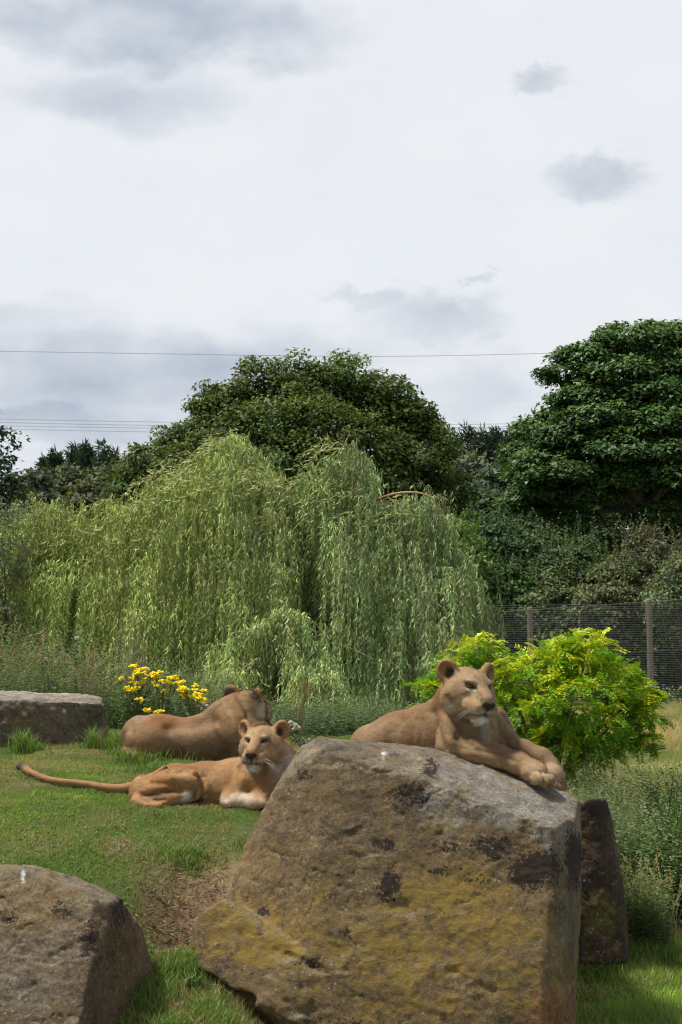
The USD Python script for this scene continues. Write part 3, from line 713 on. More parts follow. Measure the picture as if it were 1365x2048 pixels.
def head_paint(v, n, col, o, R, s, tone=1.0, face=True):
    q = (v - o) @ R / s
    x, y, z = q.T
    x = x - 0.024 * smoothstep(0.12, 0.20, x)                              # the long muzzle
    ay = np.abs(y)
    inside = smoothstep(0.30, 0.25, np.linalg.norm(q * [0.8, 1.1, 1.0] - [0.05, 0, -0.02], axis=1))

    def put(c, m):
        nonlocal col
        m = (np.clip(m, 0, 1) * inside)[:, None]
        col = col * (1 - m) + np.asarray(c) * m

    def g(p, r):
        r = np.broadcast_to(np.asarray(r, float), (3,))
        return smoothstep(1.25, 0.55, np.sqrt(((np.stack([x, ay, z], 1) - p) / r) ** 2 @ np.ones(3)))
    nz = fbm(q * 45, 3, 77)
    near = smoothstep(0.26, 0.20, np.linalg.norm(q * [0.8, 1.1, 1.0] - [0.05, 0, -0.02], axis=1))
    put(np.array([0.385, 0.245, 0.125]) * tone, 0.75 * near)
    if not face:
        put(INK * 1.2, smoothstep(1.15, 0.7, np.linalg.norm((np.stack([x, ay, z], 1) - [-0.075, 0.145, 0.075]) / [0.06, 0.055, 0.06], axis=1)) * smoothstep(0.2, -0.3, (n @ R)[:, 0]))
        x = np.where(x > 0.02, -9.0, x)
    put(np.array([0.30, 0.185, 0.10]), g((0.02, 0.05, 0.13), (0.11, 0.09, 0.06)) * (0.25 + 0.7 * nz))        # crown
    put(np.array([0.33, 0.185, 0.098]), g((0.17, 0.0, -0.03), (0.075, 0.034, 0.05)) * 0.65)                  # bridge of the nose
    put(np.array([0.24, 0.155, 0.092]), g((0.085, 0.105, -0.02), (0.055, 0.055, 0.05)) * 0.8 * (0.5 + nz))
    put(np.array([0.13, 0.075, 0.04]), smoothstep(0.009, 0.003, np.abs(ay - 0.036 - 0.06 * (z + 0.04))) * (x > 0.10) * smoothstep(-0.075, -0.055, z) * smoothstep(0.0, -0.02, z) * 0.55)
    put(np.array([0.20, 0.105, 0.045]), smoothstep(0.010, 0.002, np.abs(ay - 0.020 - 0.25 * (z - 0.03))) * smoothstep(0.03, 0.05, z) * smoothstep(0.12, 0.08, z) * (x > 0.04) * 0.5)
    put(PALE * 1.1, g((0.11, 0.105, -0.085), (0.05, 0.03, 0.055)) * 0.6)
    put(CREAM, g((0.130, 0.060, -0.010), (0.035, 0.028, 0.009)) * 0.7)
    put(CREAM, g((0.135, 0.050, -0.030), (0.035, 0.020, 0.022)) * 0.3)
    put(CREAM, g((0.120, 0.045, 0.042), (0.04, 0.032, 0.012)) * 0.45)
    put(CREAM, g((0.20, 0.045, -0.122), (0.06, 0.04, 0.024)) * 0.85)
    put(CREAM * 0.95, g((0.03, 0.10, -0.15), (0.09, 0.06, 0.05)) * 0.7)
    for zz in (-0.098, -0.110, -0.121):                                                                     # rows of whisker spots
        put(np.array([0.10, 0.055, 0.03]), smoothstep(0.0042, 0.0018, np.abs(z - zz + 0.12 * (ay - 0.03))) * (ay > 0.026) * (ay < 0.068) * (x > 0.145) * 0.75)
    put(CHIN, g((0.165, 0.0, -0.178), (0.062, 0.05, 0.034)) * 1.0)
    put(CHIN * 0.9, g((0.215, 0.018, -0.128), (0.03, 0.022, 0.014)) * 0.7)
    put(INK, smoothstep(0.0065, 0.002, np.abs(z + 0.139 + 0.32 * (ay - 0.01))) * (x > 0.12) * smoothstep(0.066, 0.05, ay) * 0.8)
    put(INK, g((0.128, 0.068, -0.160), (0.022, 0.014, 0.012)) * 0.9)
    put(INK, smoothstep(0.006, 0.003, ay) * (x > 0.19) * smoothstep(-0.145, -0.135, z) * smoothstep(-0.075, -0.088, z) * 0.9)
    put(INK, g((0.234, 0.0, -0.078), (0.03, 0.040, 0.020)) * (z > -0.104) * 1.0)
    put(np.array([0.20, 0.115, 0.06]), g((0.105, 0.066, 0.026), (0.04, 0.040, 0.010)) * 0.6)                # darker band above each eye
    put(INK * 2.0, smoothstep(1.25, 0.6, np.sqrt(((x - 0.13) / 0.034) ** 2 + ((ay - 0.066) / 0.034) ** 2 + ((z - 0.007 - 0.22 * (ay - 0.066)) / 0.0090) ** 2)) * 1.0)                                   # dark rims of the narrowed eyes
    put(INK * 3.0, g((0.148, 0.040, -0.008), (0.02, 0.006, 0.015)) * 0.6)                                    # inner corner
    put(np.array([0.12, 0.055, 0.022]), g((0.115, 0.036, 0.042), (0.03, 0.006, 0.018)) * 0.7)
    # ears: russet rims, dark hollows, black backs
    ear = smoothstep(1.25, 0.95, np.linalg.norm((np.stack([x, ay, z], 1) - [-0.045, 0.137, 0.07]) / [0.075, 0.072, 0.078], axis=1)) * smoothstep(0.085, 0.11, ay + 0.3 * (z - 0.03))
    nf = n @ R
    put(np.array([0.36, 0.19, 0.078]), ear * 0.8)
    e = np.stack([x, ay, z], 1)
    front = smoothstep(-0.2, 0.25, nf[:, 0])
    put(INK * 2.0, smoothstep(1.2, 0.5, np.linalg.norm((e - [-0.02, 0.125, 0.055]) / [0.05, 0.036, 0.042], axis=1)) * ear * front)
    put(np.array([0.50, 0.36, 0.22]), smoothstep(1.1, 0.5, np.linalg.norm((e - [-0.005, 0.100, 0.060]) / [0.03, 0.014, 0.04], axis=1)) * 0.6 * front)
    put(INK * 1.2, smoothstep(1.2, 0.6, np.linalg.norm((e - [-0.08, 0.140, 0.070]) / [0.06, 0.056, 0.052], axis=1)) * (1 - front) * 0.95)
    return col


def paw(F, o, fwd, up, s=1.0):
    """Palm and four toes; returns the claw tips and their directions."""
    fwd = norm(fwd); side = norm(np.cross(up, fwd)); up = np.cross(fwd, side)
    R = np.stack([fwd, side, up], 1)
    o = np.asarray(o, float)
    F.ell(o, np.array([0.062, 0.060, 0.046]) * s, R, 0.03)
    tips = []
    for i, u in enumerate((-1.5, -0.5, 0.5, 1.5)):
        c = o + R @ (np.array([0.056 + (0.016 if i in (1, 2) else 0.0), 0.0275 * u, -0.012]) * s)
        F.ell(c, np.array([0.038, 0.0165, 0.027]) * s, R, 0.009)
        tips.append((c + R @ (np.array([0.036, 0, -0.004]) * s), R))
    return tips


def claws(root, tips, s=1.0):
    for c, R in tips:
        p = np.array([[-0.010, 0, 0.004], [-0.003, 0, 0.003], [0.002, 0, -0.002], [0.004, 0, -0.008]]) * s
        v, f = tube(c + p @ R.T, np.array([0.0055, 0.005, 0.0035, 0.001]) * s, 5)
        obj('claw', v, f, 'claw', root)


def face_parts(root, W, R, s, rng):
    for m in (-1, 1):
        b = trimesh.creation.icosphere(2, 1.0)
        obj('eye', W(np.zeros(3)) + (b.vertices * [0.016, 0.021, 0.0075] + [0.119, 0.062 * m, 0.007]) @ R.T * s, b.faces, 'eye_wet', root, smooth=True)
    b = trimesh.creation.icosphere(3, 1.0)
    p = b.vertices.copy()
    p[:, 1] *= np.where(p[:, 2] > 0, 1.0, 1.0 + 0.62 * p[:, 2])           # broad above, narrow below
    nv = p * [0.012, 0.044, 0.027] + [0.265, 0, -0.080]
    for m in (-1, 1):                                                      # nostrils
        dd = np.linalg.norm(nv - [0.276, 0.020 * m, -0.081], axis=1)
        nv[:, 0] -= 0.008 * smoothstep(0.011, 0.002, dd)
    obj('nose', W(np.zeros(3)) + nv @ R.T * s, b.faces, 'nose_leather', root, smooth=True)
    mb = MB()
    for m in (-1, 1):
        for k in range(9):
            a = np.array([0.212 - 0.006 * (k % 3), (0.064 + 0.004 * rng.random()) * m, -0.100 - 0.011 * (k // 3)])
            d = norm([-0.25 + 0.4 * rng.random(), 1.0 * m, -0.35 - 0.35 * rng.random()])
            L = 0.10 + 0.05 * rng.random()
            pts = [a, a + d * L * 0.5, a + d * L + np.array([0, 0, -0.03])]
            v, f = tube(W(np.zeros(3)) + np.array(pts) @ R.T * s, [0.00042, 0.00035, 0.0001], 3)
            mb.add(v, f)
    mb.build('whiskers', 'whisker', root, kind='stuff')


def coat(root, v, f, n, col, flow, count, rng, length=0.018, skip=None):
    """Short lying hairs over the body."""
    t = tri(f)
    a, b, c = v[t[:, 0]], v[t[:, 1]], v[t[:, 2]]
    area = np.linalg.norm(np.cross(b - a, c - a), axis=1)
    k = rng.choice(len(t), count, p=area / area.sum())
    u, w = rng.random(count), rng.random(count)
    fl = u + w > 1
    u[fl], w[fl] = 1 - u[fl], 1 - w[fl]
    base = a[k] + (b[k] - a[k]) * u[:, None] + (c[k] - a[k]) * w[:, None]
    nn = norm(n[t[k]].mean(1))
    fw = flow(base)
    tan = norm(fw - (fw * nn).sum(1, keepdims=True) * nn + rng.normal(size=(count, 3)) * 0.22)
    d = norm(tan * 0.90 + nn * 0.38)
    side = norm(np.cross(d, nn)) * 0.0020
    L = (length * rng.uniform(0.6, 1.3, count) * (1 + 0.9 * smoothstep(0.1, -0.7, nn[:, 2])))[:, None]
    cc = col[t[k, 0]] * rng.uniform(0.66, 1.40, (count, 1)) * np.clip(0.05 + 0.95 * fbm(base * np.array([24, 24, 60]), 3, 5) + 0.95 * fbm(base * 70, 2, 6), 0.45, 1.6)[:, None]
    base = base - nn * 0.002
    vv = np.stack([base - side, base + side, base + d * L], 1).reshape(-1, 3)
    nv = np.repeat(norm(nn * 0.9 + d * 0.1), 3, 0)
    obj('coat', vv, np.arange(3 * count).reshape(-1, 3), 'fur_hair', root, tint=np.repeat(cc, 3, 0), smooth=nv, kind='stuff')


def spots(v, col, items):
    q = fbm(v * 16, 4, 91) - 0.5
    for c, r, colour, st in items:
        r = np.broadcast_to(np.asarray(r, float), (3,))
        d = np.linalg.norm((v - c) / r, axis=1) + q * 0.6
        m = (st * smoothstep(1.2, 0.4, d))[:, None]
        col = col * (1 - m) + np.asarray(colour) * m
    return col


def relief(v, n, items):
    """Folds and muscles: (photograph polyline, width in its pixels, height in metres) pressed into the side it shows."""
    pix = project(v)
    amt = np.zeros(len(v))
    for pts, sg, amp in items:
        p = np.asarray(pts, float)
        d = np.full(len(v), 1e9)
        for a, b in zip(p[:-1], p[1:]):
            t = np.clip(((pix - a) @ (b - a)) / ((b - a) @ (b - a)), 0, 1)
            d = np.minimum(d, np.linalg.norm(pix - a - t[:, None] * (b - a), axis=1))
        amt += 1.5 * amp * np.exp(-(d / sg) ** 2)
    return v + n * (amt * smoothstep(0.1, 0.5, -n[:, 1] + 0.35 * n[:, 2]))[:, None]


def lioness(label, build, head, paints, flow, seed, folds=(), base=TAN, h=0.008, count=46000, tone=1.0, face=True):
    """build(F) adds the body; head = (origin, rotation, scale)."""
    o, R, s = head
    lo, hi, prims = build(None)
    F = Field(lo, hi, h)
    _, _, tips = build(F)
    W = head_shape(F, o, R, s)
    v, f = F.mesh()
    v = relax(v, f, 1)
    rng = np.random.default_rng(seed)
    n = vertex_normals(v, f)
    v = relief(v, n, folds)
    v = v + n * ((fbm(v * 14, 3, seed) - 0.5) * 0.006)[:, None]
    n = vertex_normals(v, f)
    m = 0.5 * fbm(v * 6, 4, seed + 1)[:, None] + 0.5 * fbm(v * np.array([16, 16, 40]), 4, seed + 2)[:, None]
    st = fbm(v * np.array([26, 26, 60]), 3, seed + 4)[:, None]
    col = base * (0.50 + 0.62 * m + 0.40 * st)
    under = smoothstep(-0.1, -0.8, n[:, 2])[:, None]
    col = col * (1 - 0.5 * under) + PALE * 0.5 * under
    col = head_paint(v, n, col, o, R, s, tone, face)
    col = spots(v, col, paints) * np.array([0.60, 0.62, 0.63])
    root = thing('lioness', label, 'lioness', 'resting lionesses')
    obj('body', v, f, 'skin', root, tint=col, smooth=True)
    q = (v - o) @ R / s
    face_parts(root, W, R, s, rng)
    claws(root, tips)
    coat(root, v, f, n, col, flow, count, rng)
    return root


def flow_to(tail_dir, o, R, s):
    def fl(p):
        q = (p - o) @ R / s
        w = smoothstep(0.34, 0.20, np.linalg.norm(q, axis=1))[:, None]
        away = norm((q - [0.24, 0, -0.05]) @ R.T)
        return norm(np.asarray(tail_dir) + [0, 0, -0.55]) * (1 - w) + away * w
    return fl


def box_of(pts, pad):
    p = np.array(pts)
    return p.min(0) - pad, p.max(0) + pad


# --- the lioness on top of the huge boulder
headA = (P(939, 1370, 11.72), rot(math.radians(25), math.radians(8), math.radians(-5)), 1.08)


def bodyA(F):
    if F is None:
        return (*box_of([P(700, 1540, 12.7), P(1160, 1600, 11.3), P(900, 1310, 12.4)], 0.12), None)
    F.chain([(P(742, 1490, 12.50), 0.140), (P(800, 1477, 12.34), 0.165), (P(852, 1466, 12.16), 0.176), (P(905, 1458, 11.98), 0.180), (P(950, 1468, 11.86), 0.150)], 0.08)
    F.ell(P(765, 1492, 12.30), (0.17, 0.13, 0.14), None, 0.06)                       # near haunch
    F.chain([(P(903, 1432, 12.00), 0.150), (P(918, 1398, 11.88), 0.125), (P(930, 1375, 11.78), 0.105)], 0.09)   # neck
    F.cone(P(957, 1425, 11.80), 0.080, P(962, 1478, 11.76), 0.105, 0.09)              # throat to chest
    F.cone(P(908, 1450, 11.83), 0.115, P(900, 1490, 11.72), 0.085, 0.035)              # near upper arm
    F.ell(P(872, 1428, 12.0), (0.09, 0.07, 0.07), None, 0.06)                        # shoulder blade
    F.chain([(P(898, 1497, 11.72), 0.078), (P(950, 1503, 11.66), 0.076), (P(1000, 1513, 11.58), 0.068), (P(1040, 1527, 11.50), 0.064), (P(1062, 1538, 11.44), 0.060)], 0.035)
    F.cone(P(985, 1448, 11.95), 0.115, P(1012, 1486, 11.88), 0.085, 0.06)              # far upper arm
    F.chain([(P(1012, 1488, 11.86), 0.080), (P(1050, 1502, 11.76), 0.064), (P(1085, 1516, 11.68), 0.060), (P(1104, 1532, 11.62), 0.056)], 0.03)
    t = paw(F, P(1070, 1543, 11.41), (0.62, -0.70, -0.30), (0.05, 0.05, 1.0), 1.42)
    t += paw(F, P(1111, 1549, 11.56), (0.36, -0.55, -0.85), (0.45, -0.45, 0.6), 1.15)
    F.chain([(P(715, 1500, 12.66), 0.035), (P(690, 1512, 12.75), 0.03)], 0.05)
    return None, None, t


lioness('lioness lying on the huge boulder with both forepaws over its edge', bodyA, headA, [
    (P(974, 1470, 11.68), (0.045, 0.12, 0.14), (0.50, 0.42, 0.32), 0.5), (P(968, 1440, 11.68), (0.045, 0.14, 0.07), CHIN * 0.85, 0.6), (P(990, 1500, 11.7), (0.08, 0.1, 0.07), PALE, 0.6),
    (P(880, 1400, 11.9), (0.05, 0.14, 0.12), RUSSET * 0.8, 1.0), (P(886, 1425, 11.8), (0.03, 0.1, 0.06), RUSSET, 0.45),
    (P(930, 1428, 11.75), (0.12, 0.12, 0.05), (0.22, 0.125, 0.065), 0.7), (P(925, 1460, 11.78), (0.07, 0.1, 0.05), (0.40, 0.26, 0.155), 0.5), (P(815, 1420, 12.2), (0.34, 0.25, 0.085), (0.25, 0.115, 0.045), 0.8), (P(840, 1480, 12.05), (0.22, 0.14, 0.11), (0.26, 0.145, 0.075), 0.7), (P(885, 1470, 11.85), (0.03, 0.1, 0.10), (0.22, 0.115, 0.055), 0.6),  # the narrow dark one in the shoulder groove is painted shade
    (P(735, 1450, 12.4), (0.05, 0.1, 0.05), PALE, 0.35), (P(985, 1500, 11.55), (0.14, 0.08, 0.05), (0.25, 0.145, 0.075), 0.7), (P(1075, 1545, 11.35), (0.12, 0.12, 0.09), (0.53, 0.37, 0.21), 0.65), (P(1110, 1545, 11.5), (0.1, 0.1, 0.09), (0.50, 0.36, 0.22), 0.6),
    (P(910, 1497, 11.65), (0.07, 0.05, 0.03), PALE, 0.6), (P(1010, 1465, 11.9), (0.08, 0.1, 0.10), (0.42, 0.28, 0.18), 0.6)],
    flow_to((-0.85, 0.5, 0), *headA), 11, [([(866, 1425), (874, 1465), (890, 1498)], 9, -0.016), ([(888, 1438), (900, 1465), (903, 1485)], 13, 0.010), ([(915, 1476), (945, 1490)], 7, -0.012), ([(897, 1398), (916, 1424), (944, 1438)], 8, -0.014), ([(925, 1496), (985, 1506), (1030, 1521)], 6, -0.007), ([(800, 1440), (782, 1468), (784, 1498)], 11, -0.014), ([(760, 1462), (768, 1490)], 12, 0.008), ([(962, 1440), (970, 1490)], 6, -0.008), ([(1000, 1455), (1015, 1490)], 7, -0.006), ([(830, 1440), (826, 1490)], 6, -0.004), ([(846, 1440), (843, 1490)], 6, -0.004)],
    TAN * np.array([0.71, 0.78, 0.90]), tone=0.92)

# --- the lioness in front on the grass, facing the camera
headB = (P(524, 1480, 12.72), rot(math.radians(-15), math.radians(4), math.radians(0)), 0.96)


def bodyB(F):
    if F is None:
        return (*box_of([P(20, 1600, 13.9), P(650, 1640, 12.3), P(600, 1430, 12.6)], 0.08), None)
    F.chain([(P(308, 1580, 13.20), 0.118), (P(350, 1572, 13.18), 0.145), (P(412, 1571, 13.12), 0.155), (P(470, 1567, 13.02), 0.165), (P(520, 1560, 12.94), 0.168), (P(562, 1562, 12.90), 0.150)], 0.07)
    c, s = math.cos(math.radians(24)), math.sin(math.radians(24))
    Q = np.array([[c, 0, -s], [0, 1, 0], [s, 0, c]])
    F.ell(P(338, 1577, 12.99), (0.215, 0.105, 0.135), Q, 0.018)                       # folded thigh
    F.ell(P(382, 1562, 12.95), (0.075, 0.075, 0.085), None, 0.03)                     # knee
    F.chain([(P(388, 1585, 12.95), 0.060), (P(330, 1603, 12.92), 0.046), (P(280, 1606, 12.95), 0.040)], 0.022)
    F.chain([(P(272, 1604, 12.95), 0.040), (P(300, 1610, 12.84), 0.036), (P(318, 1613, 12.80), 0.034)], 0.02)
    F.ell(P(284, 1585, 13.08), (0.09, 0.10, 0.12), None, 0.06)
    F.cone(P(510, 1553, 12.88), 0.120, P(466, 1594, 12.82), 0.062, 0.09)              # upper arm
    F.cone(P(330, 1536, 13.08), 0.02, P(300, 1556, 13.06), 0.02, 0.03)                   # hip bone
    F.chain([(P(455, 1601, 12.80), 0.046), (P(510, 1604, 12.70), 0.043), (P(570, 1607, 12.58), 0.043)], 0.05)
    F.chain([(P(565, 1580, 12.75), 0.09), (P(600, 1600, 12.55), 0.065), (P(640, 1608, 12.42), 0.055)], 0.04)
    F.chain([(P(556, 1545, 12.92), 0.150), (P(545, 1515, 12.88), 0.132), (P(532, 1490, 12.80), 0.108)], 0.08)
    F.cone(P(566, 1530, 12.96), 0.10, P(578, 1555, 12.95), 0.11, 0.08)
    F.cone(P(524, 1525, 12.75), 0.07, P(540, 1570, 12.78), 0.10, 0.08)
    t = paw(F, P(584, 1606, 12.47), (0.75, -0.66, -0.05), (0, 0, 1.0), 1.05)
    t += paw(F, P(655, 1608, 12.38), (0.75, -0.66, -0.05), (0, 0, 1.0), 1.05)
    tail = curve([P(290, 1592, 13.18), P(262, 1592, 13.24), (*P(222, 1580, 13.27)[:2], 0), (*P(160, 1580, 13.36)[:2], 0), (*P(105, 1575, 13.40)[:2], 0), (*P(65, 1570, 13.58)[:2], 0), (*P(36, 1560, 13.85)[:2], 0)], 8)
    gz = ground_z(tail[:, 0], tail[:, 1]) + 0.034
    tail[:, 2] = np.where(np.arange(len(tail)) < 16, np.maximum(tail[:, 2], gz), gz)
    tail[:, 2] = np.convolve(np.pad(tail[:, 2], 4, mode='edge'), np.ones(9) / 9, 'valid')
    r = np.interp(np.linspace(0, 1, len(tail)), [0, 0.15, 0.4, 0.85, 0.93, 1], [0.042, 0.026, 0.019, 0.016, 0.029, 0.013])
    F.chain(list(zip(tail, r)), 0.02)
    return None, None, t


lioness('lioness lying on the grass facing the camera, long tail stretched out', bodyB, headB, [
    (P(376, 1598, 12.9), (0.05, 0.1, 0.07), (0.70, 0.62, 0.52), 0.95), (P(395, 1575, 12.9), (0.02, 0.1, 0.08), CREAM, 0.6), (P(480, 1602, 12.7), (0.25, 0.15, 0.06), (0.66, 0.52, 0.37), 0.95), (P(440, 1565, 12.95), (0.16, 0.1, 0.09), (0.42, 0.235, 0.115), 0.6),
    (P(568, 1535, 12.80), (0.11, 0.16, 0.16), CREAM * 0.9, 0.8), (P(548, 1545, 12.75), (0.06, 0.14, 0.12), CREAM * 0.85, 0.5), (P(482, 1530, 12.85), (0.02, 0.1, 0.04), RUSSET, 0.8), (P(530, 1570, 12.7), (0.08, 0.1, 0.07), (0.30, 0.19, 0.11), 0.35),
    (P(320, 1560, 12.93), (0.13, 0.1, 0.07), (0.36, 0.15, 0.048), 0.75), (P(310, 1590, 12.93), (0.09, 0.08, 0.018), (0.10, 0.05, 0.024), 0.9), (P(335, 1582, 12.9), (0.09, 0.1, 0.022), (0.13, 0.068, 0.03), 0.75), (P(300, 1600, 12.9), (0.05, 0.08, 0.012), (0.13, 0.07, 0.035), 0.6), (P(370, 1560, 12.95), (0.07, 0.1, 0.05), (0.47, 0.30, 0.16), 0.5),  # thin dark bands in the thigh creases are shade painted into the coat
    (P(400, 1532, 13.1), (0.35, 0.2, 0.05), (0.25, 0.115, 0.042), 0.8), (P(275, 1610, 12.9), (0.1, 0.1, 0.03), (0.45, 0.28, 0.15), 0.5), (np.array([P(42, 1562, 13.80)[0], 13.80, 1.42]), (0.10, 0.16, 0.16), INK * 1.5, 1.0), (P(80, 1568, 13.5), (0.08, 0.12, 0.05), (0.36, 0.26, 0.18), 0.5)],
    flow_to((-1.0, 0.15, 0), *headB), 12, [([(340, 1541), (374, 1541), (404, 1553), (400, 1580), (386, 1610)], 7, -0.020), ([(345, 1556), (375, 1556), (388, 1570)], 9, 0.010), ([(286, 1592), (330, 1583), (362, 1580)], 6, -0.012), ([(300, 1566), (330, 1568), (348, 1574)], 6, -0.007), ([(290, 1603), (330, 1600)], 4, -0.008), ([(470, 1535), (457, 1570), (450, 1598)], 8, -0.016), ([(486, 1560), (478, 1585)], 11, 0.008), ([(500, 1536), (522, 1550), (552, 1552)], 7, -0.012), ([(568, 1512), (562, 1545), (545, 1570)], 8, -0.010), ([(425, 1545), (428, 1590)], 7, -0.004), ([(442, 1545), (444, 1590)], 7, -0.004)],
    TAN * np.array([1.06, 1.02, 0.98]))

# --- the lioness behind, seen from the back
headC = (P(495, 1406, 14.84), rot(math.radians(142), math.radians(2), math.radians(4)), 1.0)


def bodyC(F):
    if F is None:
        return (*box_of([P(235, 1550, 15.2), P(600, 1545, 14.2), P(500, 1360, 14.9)], 0.1), None)
    F.chain([(P(281, 1468, 14.78), 0.150), (P(335, 1476, 14.72), 0.158), (P(395, 1482, 14.66), 0.178), (P(440, 1472, 14.64), 0.205), (P(472, 1462, 14.66), 0.215), (P(510, 1478, 14.72), 0.17)], 0.08)
    F.ell(P(296, 1484, 14.62), (0.21, 0.14, 0.15), None, 0.06)
    F.ell(P(312, 1442, 14.72), (0.10, 0.08, 0.055), None, 0.04)                       # hip
    F.cone(P(445, 1428, 14.64), 0.10, P(478, 1412, 14.70), 0.115, 0.09)
    F.chain([(P(470, 1434, 14.70), 0.150), (P(490, 1422, 14.76), 0.120), (P(500, 1412, 14.84), 0.105)], 0.08)
    F.cone(P(478, 1462, 14.50), 0.13, P(500, 1510, 14.50), 0.11, 0.05)                # near shoulder
    F.chain([(P(500, 1510, 14.52), 0.08), (P(560, 1512, 14.65), 0.06), (P(600, 1512, 14.8), 0.055)], 0.04)
    t = paw(F, P(612, 1512, 14.85), (0.8, 0.6, 0), (0, 0, 1.0), 1.0)
    tail = [P(262, 1488, 14.66), P(254, 1505, 14.56), P(275, 1514, 14.50)]
    F.chain(list(zip(tail, (0.045, 0.034, 0.030))), 0.03)
    return None, None, t


lioness('lioness lying behind the other with her back turned, looking away', bodyC, headC, [
    (P(252, 1476, 14.65), (0.055, 0.12, 0.09), (0.06, 0.035, 0.022), 0.95), (P(330, 1446, 14.65), (0.24, 0.14, 0.07), (0.25, 0.095, 0.03), 0.85), (P(400, 1440, 14.6), (0.14, 0.1, 0.025), (0.22, 0.10, 0.04), 0.7), (P(420, 1500, 14.5), (0.5, 0.25, 0.12), (0.22, 0.135, 0.075), 0.85), (P(455, 1425, 14.55), (0.12, 0.15, 0.05), (0.44, 0.25, 0.12), 0.5),  # the wide dark lower flank is shadow put into the coat colour
    (P(514, 1428, 14.75), (0.08, 0.16, 0.12), (0.60, 0.47, 0.33), 0.9), (P(495, 1402, 14.72), (0.05, 0.1, 0.09), PALE, 0.3), (P(470, 1390, 14.72), (0.10, 0.1, 0.03), RUSSET * 1.1, 0.5), (P(285, 1435, 14.7), (0.1, 0.14, 0.05), (0.33, 0.22, 0.145), 0.6)],
    flow_to((-1.0, 0.0, 0), *headC), 13, [([(345, 1452), (395, 1450), (425, 1440)], 13, -0.020), ([(455, 1420), (468, 1440), (478, 1478)], 11, 0.022), ([(476, 1386), (490, 1410), (506, 1444)], 8, -0.016), ([(450, 1404), (400, 1432), (340, 1432)], 6, 0.008), ([(432, 1438), (442, 1470), (452, 1508)], 10, -0.016), ([(335, 1455), (352, 1480), (362, 1512)], 10, -0.016), ([(488, 1440), (500, 1470), (505, 1505)], 9, -0.012), ([(500, 1425), (520, 1440)], 7, -0.010), ([(262, 1450), (268, 1490)], 9, -0.010)],
    TAN * np.array([0.78, 0.82, 0.92]), tone=0.92, face=False)
# ------------------------------------------------------------------ trees and shrubs
def jitter(rng, base, n, val=0.22, hue=0.08):
    """n colours around base."""
    b = np.asarray(base, float)
    return np.clip(b * rng.uniform(1 - val, 1 + val, (n, 1)) * (1 + hue * rng.normal(size=(n, 3)) * [1, 0.4, 0.8]), 0.003, 0.9)


def clump_leaves(rng, centres, radii, outs, per, leaf, wid, cols, flat=0.6, up=0.6, val=0.25, one=True):
    """Leaf clumps: flattened gaussian tufts of leaves, faces turned up and outwards."""
    n = len(centres)
    k = np.repeat(np.arange(n), per)
    off = rng.normal(size=(len(k), 3)); off *= (np.minimum(np.linalg.norm(off, axis=1), 1.7) / np.maximum(np.linalg.norm(off, axis=1), 1e-6))[:, None]
    pos = centres[k] + off * (np.broadcast_to(radii, (n,))[k][:, None]) * [0.62, 0.62, 0.62 * flat]
    nrm = norm(np.array([0, 0, up]) + outs[k] * 0.45 + rng.normal(size=(len(k), 3)) * 0.45)
    ax = norm(np.cross(nrm, rng.normal(size=(len(k), 3))) + [0, 0, -0.25])
    c = cols[k] * rng.uniform(1 - val, 1 + val, (len(k), 1))
    s = rng.uniform(0.7, 1.25, len(k))
    return (leaves1 if one else leaves)(pos, ax, nrm, leaf * s, wid * s, c)


def lobed(rng, lobes, cover, clump_r, per, leaf, wid, base, tones=0.3, flat=0.6, up=0.6, back=0.35, fill=0.25, hue=0.08, top_light=None, shelf=False):
    """A crown from ellipsoid lobes (centre, (rx, ry, rz)): clumps spread over each lobe's surface, some inside."""
    cs, os, cl = [], [], []
    for c, r in lobes:
        r = np.broadcast_to(np.asarray(r, float), (3,))
        n = max(6, int(cover * (r[0] * r[2] * 4 * np.pi) / (np.pi * clump_r ** 2)))
        d = rand_dirs(rng, n)
        if shelf:
            d[:, 2] = np.where(d[:, 2] < -0.15, -d[:, 2] * rng.uniform(0, 1, n), d[:, 2]); d = norm(d)
        keep = (d[:, 1] < 0.25) | (rng.random(n) < back)
        d = d[keep]
        rad = np.where(rng.random(len(d)) < fill, rng.uniform(0.35, 0.85, len(d)), np.where(rng.random(len(d)) < 0.12, rng.uniform(1.05, 1.18, len(d)), rng.uniform(0.82, 1.05, len(d))))[:, None]
        cs.append(np.asarray(c) + d * r * rad); os.append(d)
        t = jitter(rng, np.asarray(base) * rng.uniform(1 - tones * 0.5, 1 + tones * 0.5), len(d), tones, hue)
        if top_light is not None:                                          # light falling on the lobe tops, painted in as a lighter green
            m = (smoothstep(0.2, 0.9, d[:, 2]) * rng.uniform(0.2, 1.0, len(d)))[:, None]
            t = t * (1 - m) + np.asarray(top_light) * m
        cl.append(t)
    cs, os, cl = np.vstack(cs), np.vstack(os), np.vstack(cl)
    cr = clump_r * rng.uniform(0.7, 1.35, len(cs))
    return clump_leaves(rng, cs, cr, os, per, leaf, wid, cl, flat, up), cs


def pxlobes(D, items, depth=0.9):
    """(px, py, radius px, depth offset m[, height ratio]) at depth D."""
    out = []
    for it in items:
        px, py, r, off = it[:4]
        q = it[4] if len(it) > 4 else 0.85
        R = r / FPX * (D + off)
        out.append((P(px, py, D + off), np.array([R, R * depth, R * q])))
    return out


